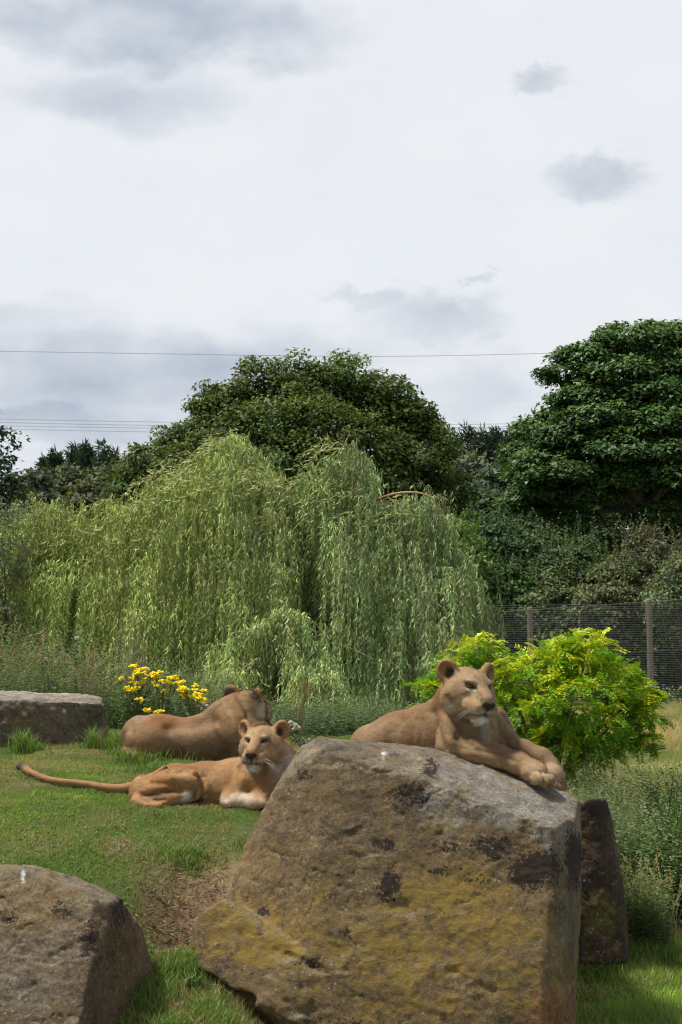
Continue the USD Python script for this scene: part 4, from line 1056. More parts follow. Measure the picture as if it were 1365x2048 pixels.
def limbs(rng, base, targets, r0, fork, wob=0.12):
    """Trunk from base to fork with limbs to each target."""
    base, fork = np.asarray(base, float), np.asarray(fork, float)
    trunk = tube(curve([base - [0, 0, 0.4], base * 0.5 + fork * 0.5 + rng.normal(size=3) * wob, fork], 8), np.linspace(r0 * 1.25, r0 * 0.8, 17), 9)
    br = MB()
    for t in targets:
        t = np.asarray(t, float)
        L = np.linalg.norm(t - fork)
        t = fork + (t - fork) * 0.86
        mid = fork * 0.55 + t * 0.45 + rng.normal(size=3) * wob * L * 0.5 + [0, 0, L * 0.06]
        c = curve([fork, mid, t], 7)
        br.add(*tube(c, np.linspace(r0 * 0.5, r0 * 0.06, len(c)), 6))
        for _ in range(3):
            s = c[rng.integers(5, len(c) - 1)]
            e = s + (t - fork) * 0.10 + rng.normal(size=3) * L * 0.06
            cc = curve([s, (s + e) / 2 + rng.normal(size=3) * L * 0.03, e], 4)
            br.add(*tube(cc, np.linspace(r0 * 0.14, r0 * 0.03, len(cc)), 4))
    return trunk, br


def tree(name, label, cat, root_at, fork, r0, lobes, rng, bark=(0.085, 0.07, 0.055), group=None, mat='leaf', n_targets=14, **kw):
    root = thing(name, label, cat, group)
    (v, f, c), cs = lobed(rng, lobes, **kw)
    tg = cs[rng.choice(len(cs), min(n_targets, len(cs)), replace=False)]
    (tv, tf), br = limbs(rng, root_at, tg, r0, fork)
    obj('trunk', tv, tf, 'bark', root, tint=bark, smooth=True)
    bv, bf = np.vstack(br.v), np.vstack(br.f)
    obj('branch', bv, bf, 'bark', root, tint=bark, smooth=True, kind='stuff')
    obj('crown', v, f, mat, root, tint=c, kind='stuff')
    return root


def build_far_wood():
    rng = np.random.default_rng(501)
    # pines on the skyline
    pines = [(112, 902, 118, 20), (150, 893, 122, 24), (172, 888, 120, 26), (206, 886, 118, 34), (232, 905, 124, 20), (90, 915, 126, 18), (884, 845, 118, 40), (935, 856, 120, 38), (965, 862, 118, 28), (992, 858, 124, 30), (1022, 856, 118, 34), (1046, 852, 122, 30), (910, 868, 126, 34)]
    where = ['leftmost of the pines on the left skyline', 'second pine from the left on the left skyline', 'slim pine right of the second one on the left skyline', 'broadest and highest pine of the left skyline', 'rightmost low pine of the left skyline', 'small pine left of the left skyline group',
             'broad pine beside the right flank of the oak', 'pine in the gap between oak and sycamore, second from the oak', 'thin pine in the gap right of the broad dark one', 'pine in the middle right of the gap between oak and sycamore', 'pine next to the sycamore edge below the cables', 'pine partly hidden by the sycamore on the skyline', 'low pine behind the others right of the oak']
    for (px, top, D, hw), w in zip(pines, where):
        t = P(px, top, D); g = ground_z(t[0], D)
        H = t[2] - g
        root = thing('pine_tree', 'distant dark ' + w, 'pine tree', 'pines on the skyline')
        v, f = tube(curve([[t[0], D, g], [t[0] + 0.2, D, g + H * 0.5], [t[0], D, t[2] - 0.3]], 5), np.linspace(0.22, 0.04, 11), 6)
        obj('trunk', v, f, 'bark', root, tint=(0.07, 0.05, 0.04))
        n = 70
        u = rng.uniform(0, 1, n) ** 0.8
        R = hw / FPX * D
        rad = R * (0.25 + 0.9 * u ** 0.8) * np.sqrt(rng.uniform(0.15, 1, n)); a = rng.uniform(0, 2 * np.pi, n)
        c = np.stack([t[0] + np.cos(a) * rad, D + np.sin(a) * rad * 0.8, t[2] - 0.4 - u * min(H * 0.75, R * 4.0)], 1)
        c = np.vstack([c, [[t[0], D, t[2] - 0.15], [t[0] - 0.1, D, t[2] - 0.45], [t[0] + R * 0.3, D, t[2] - 0.6]]]); n = len(c)
        k = np.repeat(np.arange(n), 26)
        d = norm(rand_dirs(rng, len(k)) + [0, 0, 0.55])
        cols = jitter(rng, (0.030, 0.050, 0.032), n, 0.3)[k]
        v, f, cc = leaves(c[k] + rng.normal(size=(len(k), 3)) * R * 0.12, d, rand_dirs(rng, len(k)), rng.uniform(0.35, 0.75, len(k)), 0.10, cols)
        obj('crown', v, f, 'leaf', root, tint=cc, kind='stuff')
    # broadleaved wood below them
    items = [('rounded olive-green tree of the far wood under the left pines', 130, 985, 62, 92, (0.060, 0.070, 0.036)), ('broad olive tree of the far wood left of the oak', 215, 975, 58, 90, (0.056, 0.066, 0.034)), ('grey-brown thin-leaved tree against the oak at left', 262, 950, 45, 95, (0.085, 0.080, 0.060)),
             ('low dull green tree at the far left of the wood', 60, 985, 55, 88, (0.052, 0.066, 0.036)), ('lower olive tree in front of the far left wood', 175, 1030, 75, 80, (0.058, 0.066, 0.032)), ('lower dark tree in the left wood behind the willow top', 300, 1030, 70, 84, (0.046, 0.056, 0.026)), ('low olive tree at the left frame edge of the far wood', 40, 1050, 70, 78, (0.056, 0.068, 0.036)),
             ('rounded grey-green tree between the oak and the sycamore', 925, 960, 60, 78, (0.062, 0.078, 0.050)), ('green tree of the gap beside the sycamore', 990, 965, 60, 76, (0.048, 0.068, 0.038)), ('dark tree low behind the shrubs between oak and sycamore', 960, 1050, 80, 70, (0.040, 0.056, 0.028)),
             ('added dark tree filling the shade low behind the left half of the sycamore', 1110, 1060, 110, 68, (0.030, 0.044, 0.020)), ('added dark tree filling the shade low behind the middle of the sycamore', 1240, 1060, 120, 70, (0.030, 0.044, 0.020)), ('added dark tree filling the shade low behind the right part of the sycamore', 1370, 1060, 120, 69, (0.030, 0.044, 0.020))]
    for label, px, py, r, D, col in items:  # the last three are added to keep the space under the sycamore dark
        lb = pxlobes(D, [(px, py, r * 0.72, 0), (px - r * 0.45, py + r * 0.35, r * 0.55, -0.5), (px + r * 0.5, py + r * 0.3, r * 0.55, -0.3), (px, py + r * 0.9, r * 0.8, -0.6), (px + r * 0.15, py - r * 0.42, r * 0.48, 0.2)])
        b = P(px, py, D); b[2] = ground_z(b[0], D)
        tree('broadleaf_tree', label, 'tree', b, b + [0, 0, 2.5], 0.25, lb, rng, group='broadleaved trees of the far wood', cover=2.4, clump_r=0.45, per=36, leaf=0.28, wid=0.20, base=np.array(col) * 1.35, tones=0.22, n_targets=5)


def build_undergrowth():
    rng = np.random.default_rng(509)
    lb = []
    for px in range(-80, 1440, 85):
        lb += pxlobes(64, [(px + rng.uniform(-20, 20), 1190 + rng.uniform(-25, 15), 75, rng.uniform(-1, 1)), (px, 1270, 80, 0)])
    (v, f, c), _ = lobed(rng, lb, cover=1.6, clump_r=0.5, per=26, leaf=0.30, wid=0.22, base=(0.040, 0.058, 0.024), tones=0.25, back=0.1)
    tag(stage.GetPrimAtPath(obj('undergrowth', v, f, 'leaf', None, tint=c)), 'dark undergrowth along the foot of the far wood', 'undergrowth', kind='stuff')


def build_oak():
    rng = np.random.default_rng(502)
    D = 60.0
    it = [(452, 778, 44, 0), (432, 815, 44, 0), (800, 785, 46, 0), (838, 822, 36, 0), (640, 775, 62, 0), (600, 790, 55, -0.5), (540, 790, 60, 0.5), (470, 800, 55, 0), (700, 780, 55, 0.3), (750, 800, 50, 0), (800, 808, 44, 0), (835, 830, 36, 0), (520, 740, 42, 0.4), (590, 735, 45, 0), (690, 742, 50, 0), (755, 765, 42, 0.5), (450, 835, 58, -0.5), (400, 870, 55, 0), (345, 895, 48, 0.3), (310, 935, 55, 0), (275, 975, 55, 0.4),
          (830, 850, 50, 0), (845, 900, 62, -0.4), (820, 950, 75, -0.8), (880, 985, 60, 0), (735, 890, 60, -1.4), (640, 860, 75, -1.6), (550, 865, 70, -1.5), (490, 860, 50, -1.3), (460, 910, 80, -1.3), (380, 950, 75, -1.0), (700, 940, 95, -1.6), (590, 950, 100, -1.8), (500, 990, 90, -1.2), (760, 1000, 90, -1.2), (640, 1040, 110, -1.0), (400, 1020, 80, -0.4), (860, 1060, 70, -0.4)]
    it = [(q[0] - (14 if q[0] > 780 and q[1] < 860 else 0), q[1] + (16 if q[1] < 830 else 0), *q[2:]) for q in it]
    lb = pxlobes(D, it)
    b = P(640, 1300, D + 0.3); b[2] = ground_z(b[0], b[1])
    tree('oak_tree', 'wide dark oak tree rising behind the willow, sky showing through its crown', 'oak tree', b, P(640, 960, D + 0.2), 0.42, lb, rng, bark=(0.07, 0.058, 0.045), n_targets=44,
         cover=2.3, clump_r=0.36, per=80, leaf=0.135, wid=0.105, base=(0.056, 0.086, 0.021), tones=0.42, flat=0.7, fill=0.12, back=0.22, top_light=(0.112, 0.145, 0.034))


def build_sycamore():
    rng = np.random.default_rng(503)
    D = 48.0
    it = [(1270, 700, 95, 0, .5), (1350, 690, 80, 0.5, .5), (1190, 725, 75, 0, .5), (1140, 755, 55, -.3, .55), (1250, 760, 80, -.8, .5), (1340, 745, 70, -.4, .55), (1118, 772, 34, 0, .5),
          (1180, 800, 70, -.6, .5), (1290, 800, 80, -.9, .55), (1365, 790, 70, -.3, .6), (1145, 838, 58, -.2, .6), (1082, 868, 46, 0, .6), (1210, 850, 80, -1.2, .55), (1320, 860, 85, -1.4, .6), (1145, 890, 70, -.9, .6), (1060, 915, 48, -.2, .7),
          (1090, 935, 60, -1.0, .6), (1230, 910, 85, -1.7, .55), (1340, 920, 75, -1.8, .6), (1130, 960, 75, -1.6, .5), (1050, 965, 40, -.4, .7), (1240, 970, 80, -1.3, .5), (1350, 960, 60, -2.0, .7), (1090, 1000, 60, -.8, .6), (1180, 1000, 55, -1.2, .5), (1040, 1020, 45, 0, .6), (1140, 1040, 50, -.6, .5), (1320, 1040, 60, -1.0, .5),
          (1205, 925, 75, 1.1, .8), (1120, 900, 60, 1.2, .8), (1430, 800, 110, 0, .8), (1440, 940, 120, 0, .8), (1250, 880, 140, 1.6, .8), (1150, 1010, 110, 1.4, .6), (1330, 1010, 120, 1.4, .7)]
    lb = pxlobes(D, it)
    b = P(1290, 1300, D + 0.4); b[2] = ground_z(b[0], b[1])
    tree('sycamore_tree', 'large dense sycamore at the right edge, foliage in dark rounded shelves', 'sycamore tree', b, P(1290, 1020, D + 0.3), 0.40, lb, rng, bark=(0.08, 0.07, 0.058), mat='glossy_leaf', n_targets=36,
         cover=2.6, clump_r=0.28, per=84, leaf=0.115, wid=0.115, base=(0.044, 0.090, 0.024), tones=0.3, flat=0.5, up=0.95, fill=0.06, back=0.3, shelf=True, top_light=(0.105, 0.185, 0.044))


def build_left_trees():
    rng = np.random.default_rng(504)
    lb = pxlobes(52, [(-20, 900, 52, 0), (5, 950, 45, 0), (-60, 860, 60, 0), (-40, 980, 70, 0), (20, 985, 35, 0)])
    b = P(-40, 1300, 52.3); b[2] = ground_z(b[0], b[1])
    tree('broadleaf_tree', 'dark green tree cut off by the left edge at the far wood', 'tree', b, b + [0, 0, 2.0], 0.2, lb, rng, cover=1.6, clump_r=0.36, per=26, leaf=0.17, wid=0.11, base=(0.034, 0.056, 0.026), n_targets=8)
    lb = pxlobes(34, [(-128, 800, 88, 0), (-102, 870, 82, 0), (-170, 760, 100, 0), (-200, 900, 120, 0)])
    b = P(-150, 1300, 34); b[2] = ground_z(b[0], b[1])
    tree('maple_tree', 'maple whose leaf tips poke in at the left edge against the sky', 'maple tree', b, b + [0, 0, 2.2], 0.16, lb, rng, mat='leaf', cover=1.0, clump_r=0.26, per=16, leaf=0.13, wid=0.11, base=(0.060, 0.085, 0.022), n_targets=8, tones=0.35)
    lb = pxlobes(25, [(0, 1060, 55, 0), (-50, 1040, 70, 0), (25, 1110, 55, 0), (-20, 1150, 70, 0), (40, 1030, 30, 0.2), (10, 1220, 70, 0)])
    b = P(-10, 1400, 25.2); b[2] = ground_z(b[0], b[1])
    tree('sallow_bush', 'grey-green sallow bush at the left edge beside the willow', 'bush', b, b + [0, 0, 0.6], 0.05, lb, rng, cover=1.5, clump_r=0.16, per=22, leaf=0.07, wid=0.026, base=(0.115, 0.135, 0.075), tones=0.25, up=0.5, n_targets=14)


def build_shrubs():
    rng = np.random.default_rng(505)
    it = [('bright green upright shrub behind the willow right flank', 905, 1100, 62, 43.5, (0.070, 0.120, 0.026), 1.0), ('dark green shrub left of the fence, under the sycamore', 985, 1090, 72, 45, (0.042, 0.070, 0.030), 1.1), ('mid green tall shrub with pointed shoots below the sycamore', 1075, 1125, 68, 44.5, (0.052, 0.084, 0.036), 1.0), ('shrub with pointed shoots in the middle behind the fence', 1160, 1140, 72, 44, (0.056, 0.086, 0.036), 1.0),
          ('grey-brown twiggy shrub rising behind the fence at right', 1290, 1120, 68, 43.5, (0.082, 0.084, 0.050), 1.0), ('pale green shrub at the right edge behind the fence', 1370, 1170, 70, 42, (0.085, 0.105, 0.052), 1.0), ('speckled olive shrub behind the two fence posts', 1225, 1190, 80, 43, (0.080, 0.092, 0.044), 1.0), ('olive shrub behind the nearer part of the mesh', 1110, 1210, 72, 43.5, (0.070, 0.090, 0.040), 1.0),
          ('shrub with large fresh leaves at the left end of the fence', 1015, 1190, 58, 44, (0.060, 0.100, 0.034), 1.3), ('dark shrub low behind the left fence post', 1060, 1300, 85, 45, (0.038, 0.070, 0.024), 1.0), ('dark shrub low behind the mesh centre', 1190, 1300, 90, 44.5, (0.036, 0.068, 0.024), 1.0), ('dark shrub low behind the right fence post', 1320, 1300, 90, 43, (0.040, 0.072, 0.026), 1.0), ('dark bush behind the willow low at right', 940, 1230, 80, 46, (0.040, 0.062, 0.028), 1.0)]
    for label, px, py, r, D, col, big in it:
        lb = pxlobes(D, [(px, py, r * 0.8, 0), (px - r * 0.55, py + r * 0.3, r * 0.55, -0.2), (px + r * 0.55, py + r * 0.25, r * 0.55, -0.3), (px + r * 0.1, py - r * 0.55, r * 0.45, 0.1), (px, py + r * 0.9, r * 0.95, 0)])
        b = P(px, py, D); b[2] = ground_z(b[0], D)
        root = thing('shrub', label, 'shrub', 'shrubs behind the fence')
        (v, f, c), cs = lobed(rng, lb, cover=2.6, clump_r=0.20, per=34, leaf=0.10 * big, wid=0.065 * big, base=np.array(col) * 1.45, tones=0.3, up=0.5, hue=0.1)
        m = MB()
        for t in cs[rng.choice(len(cs), 10, replace=False)]:
            q = curve([b, b * 0.5 + t * 0.5 + rng.normal(size=3) * 0.1, t], 4)
            m.add(*tube(q, np.linspace(0.035, 0.008, len(q)), 4), (0.10, 0.085, 0.065))
        m.build('stem', 'bark', root, kind='stuff')
        # shoots standing out of the top
        n = 26
        s = P(px, py - r * 0.55, D) + rng.normal(size=(n, 3)) * [r / FPX * D * 0.55, 0.4, r / FPX * D * 0.22]
        hh = rng.uniform(0.25, 0.7, n)
        k = np.repeat(np.arange(n), 14); u = np.tile(np.linspace(0, 1, 14), n)
        lean = rng.normal(size=(n, 3)) * [0.25, 0.25, 0]
        pos = s[k] + (np.array([0, 0, 1.0]) + lean[k]) * (hh[k] * u)[:, None]
        d = norm(rng.normal(size=(len(k), 3)) * [1, 1, 0.2] + [0, 0, 0.6])
        lv, lf, lc = leaves(pos, d, norm(rng.normal(size=(len(k), 3)) + [0, 0, 1]), 0.085 * big * (1.15 - 0.5 * u), 0.045 * big, jitter(rng, np.asarray(col) * 1.25, len(k)))
        obj('foliage', np.vstack([v, lv]), np.vstack([f, lf + len(v)]), 'leaf', root, tint=np.vstack([c, lc]), kind='stuff')


def hanging(rng, starts, outs, lens, leaf, wid, step, cols, wind=(-0.12, 0, 0)):
    """Weeping shoots: leaves along curves that arch out and hang straight down."""
    k = np.repeat(np.arange(len(starts)), np.maximum((lens / step).astype(int), 4))
    first = np.r_[0, np.cumsum(np.bincount(k))[:-1]]
    t = (np.arange(len(k)) - first[k]) * step
    L = lens[k]
    arch = 0.16 * (1 - np.exp(-t / 0.22))
    rise = 0.10 * np.exp(-((t - 0.12) / 0.12) ** 2)
    ph = rng.uniform(0, 6.28, len(starts))[k]
    sway = np.stack([np.sin(t * 2.2 + ph), np.cos(t * 1.9 + ph * 1.7), 0 * t], 1) * (0.05 * t / (0.4 + t))[:, None]
    pos = starts[k] + outs[k] * arch[:, None] + np.asarray(wind) * (t * t / 2.2)[:, None] * 0.5 + sway
    pos[:, 2] += rise - np.maximum(t - 0.10, 0)
    d = norm(rng.normal(size=(len(k), 3)) * [0.5, 0.5, 0.3] + [-0.05, 0, -0.95])
    n = norm(rng.normal(size=(len(k), 3)) + outs[k] * 0.5 + [0, 0, 0.4])
    taper = 1.05 - 0.45 * (t / L) ** 2
    lv = leaves1(pos, d, n, leaf * taper * rng.uniform(0.75, 1.25, len(k)), wid * rng.uniform(0.8, 1.2, len(k)), cols[k] * rng.uniform(0.7, 1.35, (len(k), 1)))
    return lv, (starts, k, pos, first)


def strand_twigs(info, mb, r, col, every=2):
    starts, k, pos, first = info
    cnt = np.bincount(k)
    for i in range(0, len(starts), every):
        p = pos[first[i]:first[i] + cnt[i]][::5]
        if len(p) > 2:
            mb.add(*tube(p, np.linspace(r, r * 0.35, len(p)), 3), col)


def weeping(name, label, D, top, xr, cx, base_px, depth_r, n_nodes, strands, rng, leaf, wid, step, lmin, lmax, col_l, col_r, limb_px, r0, twig=0.55, lowbias=0.9, extra=None):
    root = thing(name, label, 'willow')
    tx, ty = np.array(top).T
    g = lambda p: ground_z(p[0], p[1])
    bx = P(cx, base_px, D); bx[2] = g(bx)
    S, O, LN, C, tips = [], [], [], [], []
    for i in range(n_nodes):
        px = rng.uniform(*xr)
        crest, inner = i % 4 == 0, i % 5 == 1
        u = rng.uniform(-0.25, 0.25) if crest else rng.uniform(-0.4, 0.75) if inner else rng.uniform(-1, 0.75)
        dy = u * depth_r
        D2 = D + dy
        topz = P(px, np.interp(px, tx, ty), D)[2] + (fbm(np.array([[px / 38.0, 0, 0]]), 2, 71)[0] - 0.55) * 0.42 * depth_r
        X = P(px, 1000, D2)[0]
        gz = float(ground_z(X, D2))
        h = (topz - gz) * math.sqrt(max(1 - (u * 0.92) ** 2, 0.05)) * (rng.uniform(0.93, 1.0) if crest else rng.uniform(0.28, 0.5) if inner else 0.95 - 0.46 * rng.random() ** 1.3)
        if not crest and not inner and fbm(np.array([[px / 42.0, h * 1.1, 3.0]]), 2, 73)[0] < 0.43:
            continue                                                       # gaps between the hanging bunches
        node = np.array([X, D2, gz + max(h, 0.5)])
        out = norm([X - bx[0] + rng.normal() * 0.6, dy * 1.4 + rng.normal() * 0.5 - 0.3, 0])
        tips.append(node)
        ns = int(strands * rng.uniform(0.6, 1.4))
        s = node + out * rng.uniform(-0.35, 0.5, (ns, 1)) * twig + rng.normal(size=(ns, 3)) * [twig * 0.16, twig * 0.16, 0.06]
        s[:, 2] += 0.10 * rng.random(ns)
        o = norm(out + rng.normal(size=(ns, 3)) * [0.8, 0.8, 0])
        o[:, 2] = 0
        ln = np.minimum(rng.uniform(lmin, lmax, ns), np.maximum(s[:, 2] - ground_z(s[:, 0], s[:, 1]) - rng.uniform(0.02, 0.45, ns) * depth_r / 2.6, 0.25))
        w = smoothstep(xr[0] + (xr[1] - xr[0]) * 0.35, xr[0] + (xr[1] - xr[0]) * 0.85, px)
        c = np.asarray(col_l) * (1 - w) + np.asarray(col_r) * w
        S.append(s); O.append(o); LN.append(ln); C.append(jitter(rng, c * rng.uniform(0.55, 1.45), ns, 0.16, 0.07))
    S, O, LN, C = np.vstack(S), np.vstack(O), np.concatenate(LN), np.vstack(C)
    (v, f, c), info = hanging(rng, S, O, LN, leaf, wid, step, C)
    mb = MB()
    strand_twigs(info, mb, 0.006, (0.20, 0.17, 0.07), 5)
    tv, tf = tube(curve([bx - [0, 0, 0.3], bx + [0.05, 0, 0.6], bx + [-0.1, 0.1, 1.2]], 6), np.linspace(r0 * 1.2, r0 * 0.8, 13), 8)
    obj('trunk', tv, tf, 'bark', root, tint=(0.09, 0.075, 0.055), smooth=True)
    fork = bx + np.array([-0.1, 0.1, 1.1]) * (r0 / 0.16)
    for t in np.array(tips)[rng.choice(len(tips), min(22, len(tips)), replace=False)]:
        q = curve([fork, fork * 0.5 + t * 0.5 + [0, 0, 0.35], t + [0, 0, 0.05]], 6)
        mb.add(*tube(q, np.linspace(r0 * 0.25, 0.008, len(q)), 5), (0.13, 0.105, 0.07))
    for pts, r in limb_px:
        q = curve([P(*p) for p in pts], 7)
        mb.add(*tube(q, np.linspace(r, r * 0.25, len(q)), 5), (0.24, 0.16, 0.085))
    mb.build('branch', 'bark', root, smooth=True, kind='stuff')
    if extra is not None:
        ev, ef, ec = extra
        v, f, c = np.vstack([v, ev]), np.vstack([f, ef + len(v)]), np.vstack([c, ec])
    obj('foliage', v, f, 'willow_leaf', root, tint=c, kind='stuff')
    return root


def build_willows():
    rng = np.random.default_rng(506)
    top = [(-60, 1060), (0, 1100), (40, 1045), (130, 1035), (180, 1050), (230, 1015), (290, 1010), (340, 962), (380, 945), (440, 910), (480, 872), (520, 880), (545, 950), (585, 985), (615, 975), (650, 918), (700, 890), (722, 925), (752, 1005), (800, 1008), (862, 1005), (880, 1085), (920, 1150), (960, 1195), (1000, 1250), (1030, 1300)]
    # wind-swept shoots along the top, combed towards the left
    n = 210
    px = rng.uniform(300, 740, n)
    kx = np.r_[px, rng.uniform(30, 300, 70), rng.uniform(740, 960, 50)]
    n = len(kx)
    tx, ty = np.array(top).T
    py = np.interp(kx, tx, ty) + rng.uniform(-14, 95, n)
    s = np.array([P(a, b, 27 + d) for a, b, d in zip(kx, py, rng.uniform(-1.3, 0.8, n))])
    m = 26
    k = np.repeat(np.arange(n), m); u = np.tile(np.linspace(0, 1, m), n)
    Ls = rng.uniform(0.4, 0.95, n)[k]
    d0 = norm(np.stack([-0.9 + 0.35 * rng.normal(size=n), 0.3 * rng.normal(size=n), 0.35 + 0.3 * rng.normal(size=n)], 1))[k]
    pos = s[k] + d0 * (Ls * u)[:, None] + np.array([-0.1, 0, -0.75]) * (Ls * u ** 2)[:, None]
    ax = norm(d0 * 0.7 + np.array([-0.5, 0, -0.9]) * u[:, None] + rng.normal(size=(len(k), 3)) * 0.45)
    extra = leaves(pos, ax, norm(rng.normal(size=(len(k), 3)) + [0, 0, 0.7]), 0.10 * rng.uniform(0.8, 1.2, len(k)), 0.019, jitter(rng, (0.29, 0.31, 0.12), len(k), 0.25, 0.06), 0.1)
    limb = [([(600, 1180, 27.0), (700, 1040, 27.0), (740, 1008, 26.6), (785, 989, 26.3), (832, 985, 26.0), (866, 997, 25.9), (876, 1020, 25.9)], 0.034), ([(775, 994, 26.3), (800, 1009, 26.2), (838, 1004, 26.1)], 0.012), ([(600, 1180, 27.0), (660, 1000, 26.9), (690, 890, 26.8), (700, 866, 26.8), (684, 858, 26.8)], 0.02)]
    weeping('willow_tree', 'broad weeping willow with pale hanging foliage filling the middle of the view', 27.0, top, (-50, 965), 560, 1400, 2.6, 900, 11, rng, 0.095, 0.0175, 0.0235, 0.5, 1.7, (0.255, 0.310, 0.088), (0.205, 0.270, 0.112), limb, 0.16, extra=extra)
    top2 = [(430, 1400), (455, 1345), (480, 1300), (520, 1262), (560, 1238), (590, 1245), (620, 1288), (650, 1335), (672, 1385)]
    weeping('small_willow', 'small weeping willow clump just behind the two lionesses', 20.5, top2, (445, 655), 560, 1440, 0.75, 190, 10, np.random.default_rng(507), 0.080, 0.017, 0.026, 0.3, 0.9, (0.27, 0.335, 0.115), (0.26, 0.325, 0.125), [([(430, 1378, 20.2), (470, 1362, 20.2), (520, 1350, 20.2)], 0.012)], 0.05, twig=0.3)


def build_locust():
    rng = np.random.default_rng(508)
    D = 17.6
    root = thing('golden_locust_bush', 'golden-green feathery honey locust bush behind the lioness on the boulder', 'bush')
    it = [(1095, 1335, 70, 0), (1170, 1325, 68, 0.05), (1030, 1370, 66, -.05), (1060, 1430, 75, -.15), (1150, 1400, 90, -.3), (1235, 1370, 62, -.1), (1270, 1420, 52, -.15), (1215, 1450, 62, -.3), (1120, 1480, 70, -.25), (1278, 1395, 38, 0), (1290, 1430, 30, 0), (1260, 1480, 36, -.1), (960, 1300, 36, .1), (920, 1325, 34, .05), (890, 1360, 34, .05), (850, 1382, 28, .0), (900, 1400, 40, .2), (980, 1350, 45, .25), (1150, 1300, 40, .1), (1200, 1500, 40, -.2), (1170, 1540, 38, -.15), (1060, 1490, 50, .1), (1300, 1490, 22, 0)]
    base = P(1110, 1650, D + 0.1); base[2] = ground_z(base[0], base[1])
    twigs = MB()
    pos, axs, cols, sz = [], [], [], []
    for px, py, r, off in it:
        c = P(px, py, D + off); R = r / FPX * D
        n = int(36 * (R / 0.3) ** 2) + 8
        d = norm(rand_dirs(rng, n) + [0, -0.25, 0.25])
        p = c + d * R * rng.uniform(0.45, 1.05, (n, 1)) * [1, 0.9, 0.8]
        young = np.clip(smoothstep(-0.1, 0.8, d[:, 2] + 0.35 * rng.normal(size=n)) * rng.uniform(0.0, 1.1, n), 0, 1)
        for q, dd, y in zip(p, d, young):
            m = rng.integers(3, 6)
            a = norm(dd * [1, 1, 0.4] + rng.normal(size=(m, 3)) * 0.65 + [0, 0, -0.18]) * [1, 1, 0.75]
            pos.append(np.repeat(q[None], m, 0) + rng.normal(size=(m, 3)) * 0.015); axs.append(a)
            cc = np.array([0.12, 0.26, 0.014]) * (1 - y) + np.array([0.60, 0.60, 0.030]) * y
            cols.append(jitter(rng, cc, m, 0.16, 0.05)); sz.append(rng.uniform(0.11, 0.19, m))
        for _ in range(3):
            e = p[rng.integers(len(p))]
            q = curve([base + [0, 0, 0.5], c * 0.6 + base * 0.4 + [0, 0, 0.35], c * 0.4 + e * 0.6, e], 5)
            twigs.add(*tube(q, np.linspace(0.016, 0.004, len(q)), 4), (0.22, 0.18, 0.12))
    pos, axs, cols, sz = np.vstack(pos), np.vstack(axs), np.vstack(cols), np.concatenate(sz)
    n, m = len(pos), 9
    side = norm(np.cross(axs, rng.normal(size=(n, 3)) * 0.4 + [0, 0, 1])); up = np.cross(side, axs)
    u = np.linspace(0.12, 1, m)
    P0 = pos[:, None] + axs[:, None] * (sz[:, None] * u)[..., None] - up[:, None] * (0.35 * sz[:, None] * u ** 2)[..., None]
    V = []
    for sgn in (-1, 1):
        d = norm(side[:, None] * sgn + axs[:, None] * 0.45 + rng.normal(size=(n, m, 3)) * 0.15)
        ln = (0.042 * (1.1 - 0.45 * np.abs(u - 0.45)))[None] * np.ones((n, 1))
        V.append(leaves(P0.reshape(-1, 3), d.reshape(-1, 3), np.repeat(up, m, 0) + rng.normal(size=(n * m, 3)) * 0.2, ln.ravel(), 0.016, np.repeat(cols, m, 0) * rng.uniform(0.85, 1.15, (n * m, 1)), 0.1))
    v = np.vstack([V[0][0], V[1][0]]); f = np.vstack([V[0][1], V[1][1] + len(V[0][0])]); c = np.vstack([V[0][2], V[1][2]])
    tv, tf = tube(curve([base - [0, 0, 0.2], base + [0.03, 0, 0.35], base + [0, 0, 0.75]], 5), np.linspace(0.05, 0.03, 11), 7)
    obj('trunk', tv, tf, 'bark', root, tint=(0.12, 0.10, 0.075), smooth=True)
    twigs.build('branch', 'bark', root, kind='stuff')
    obj('foliage', v, f, 'leaf', root, tint=c, kind='stuff')


build_far_wood()
build_undergrowth()
build_oak()
build_sycamore()
build_left_trees()
build_shrubs()
build_willows()
build_locust()
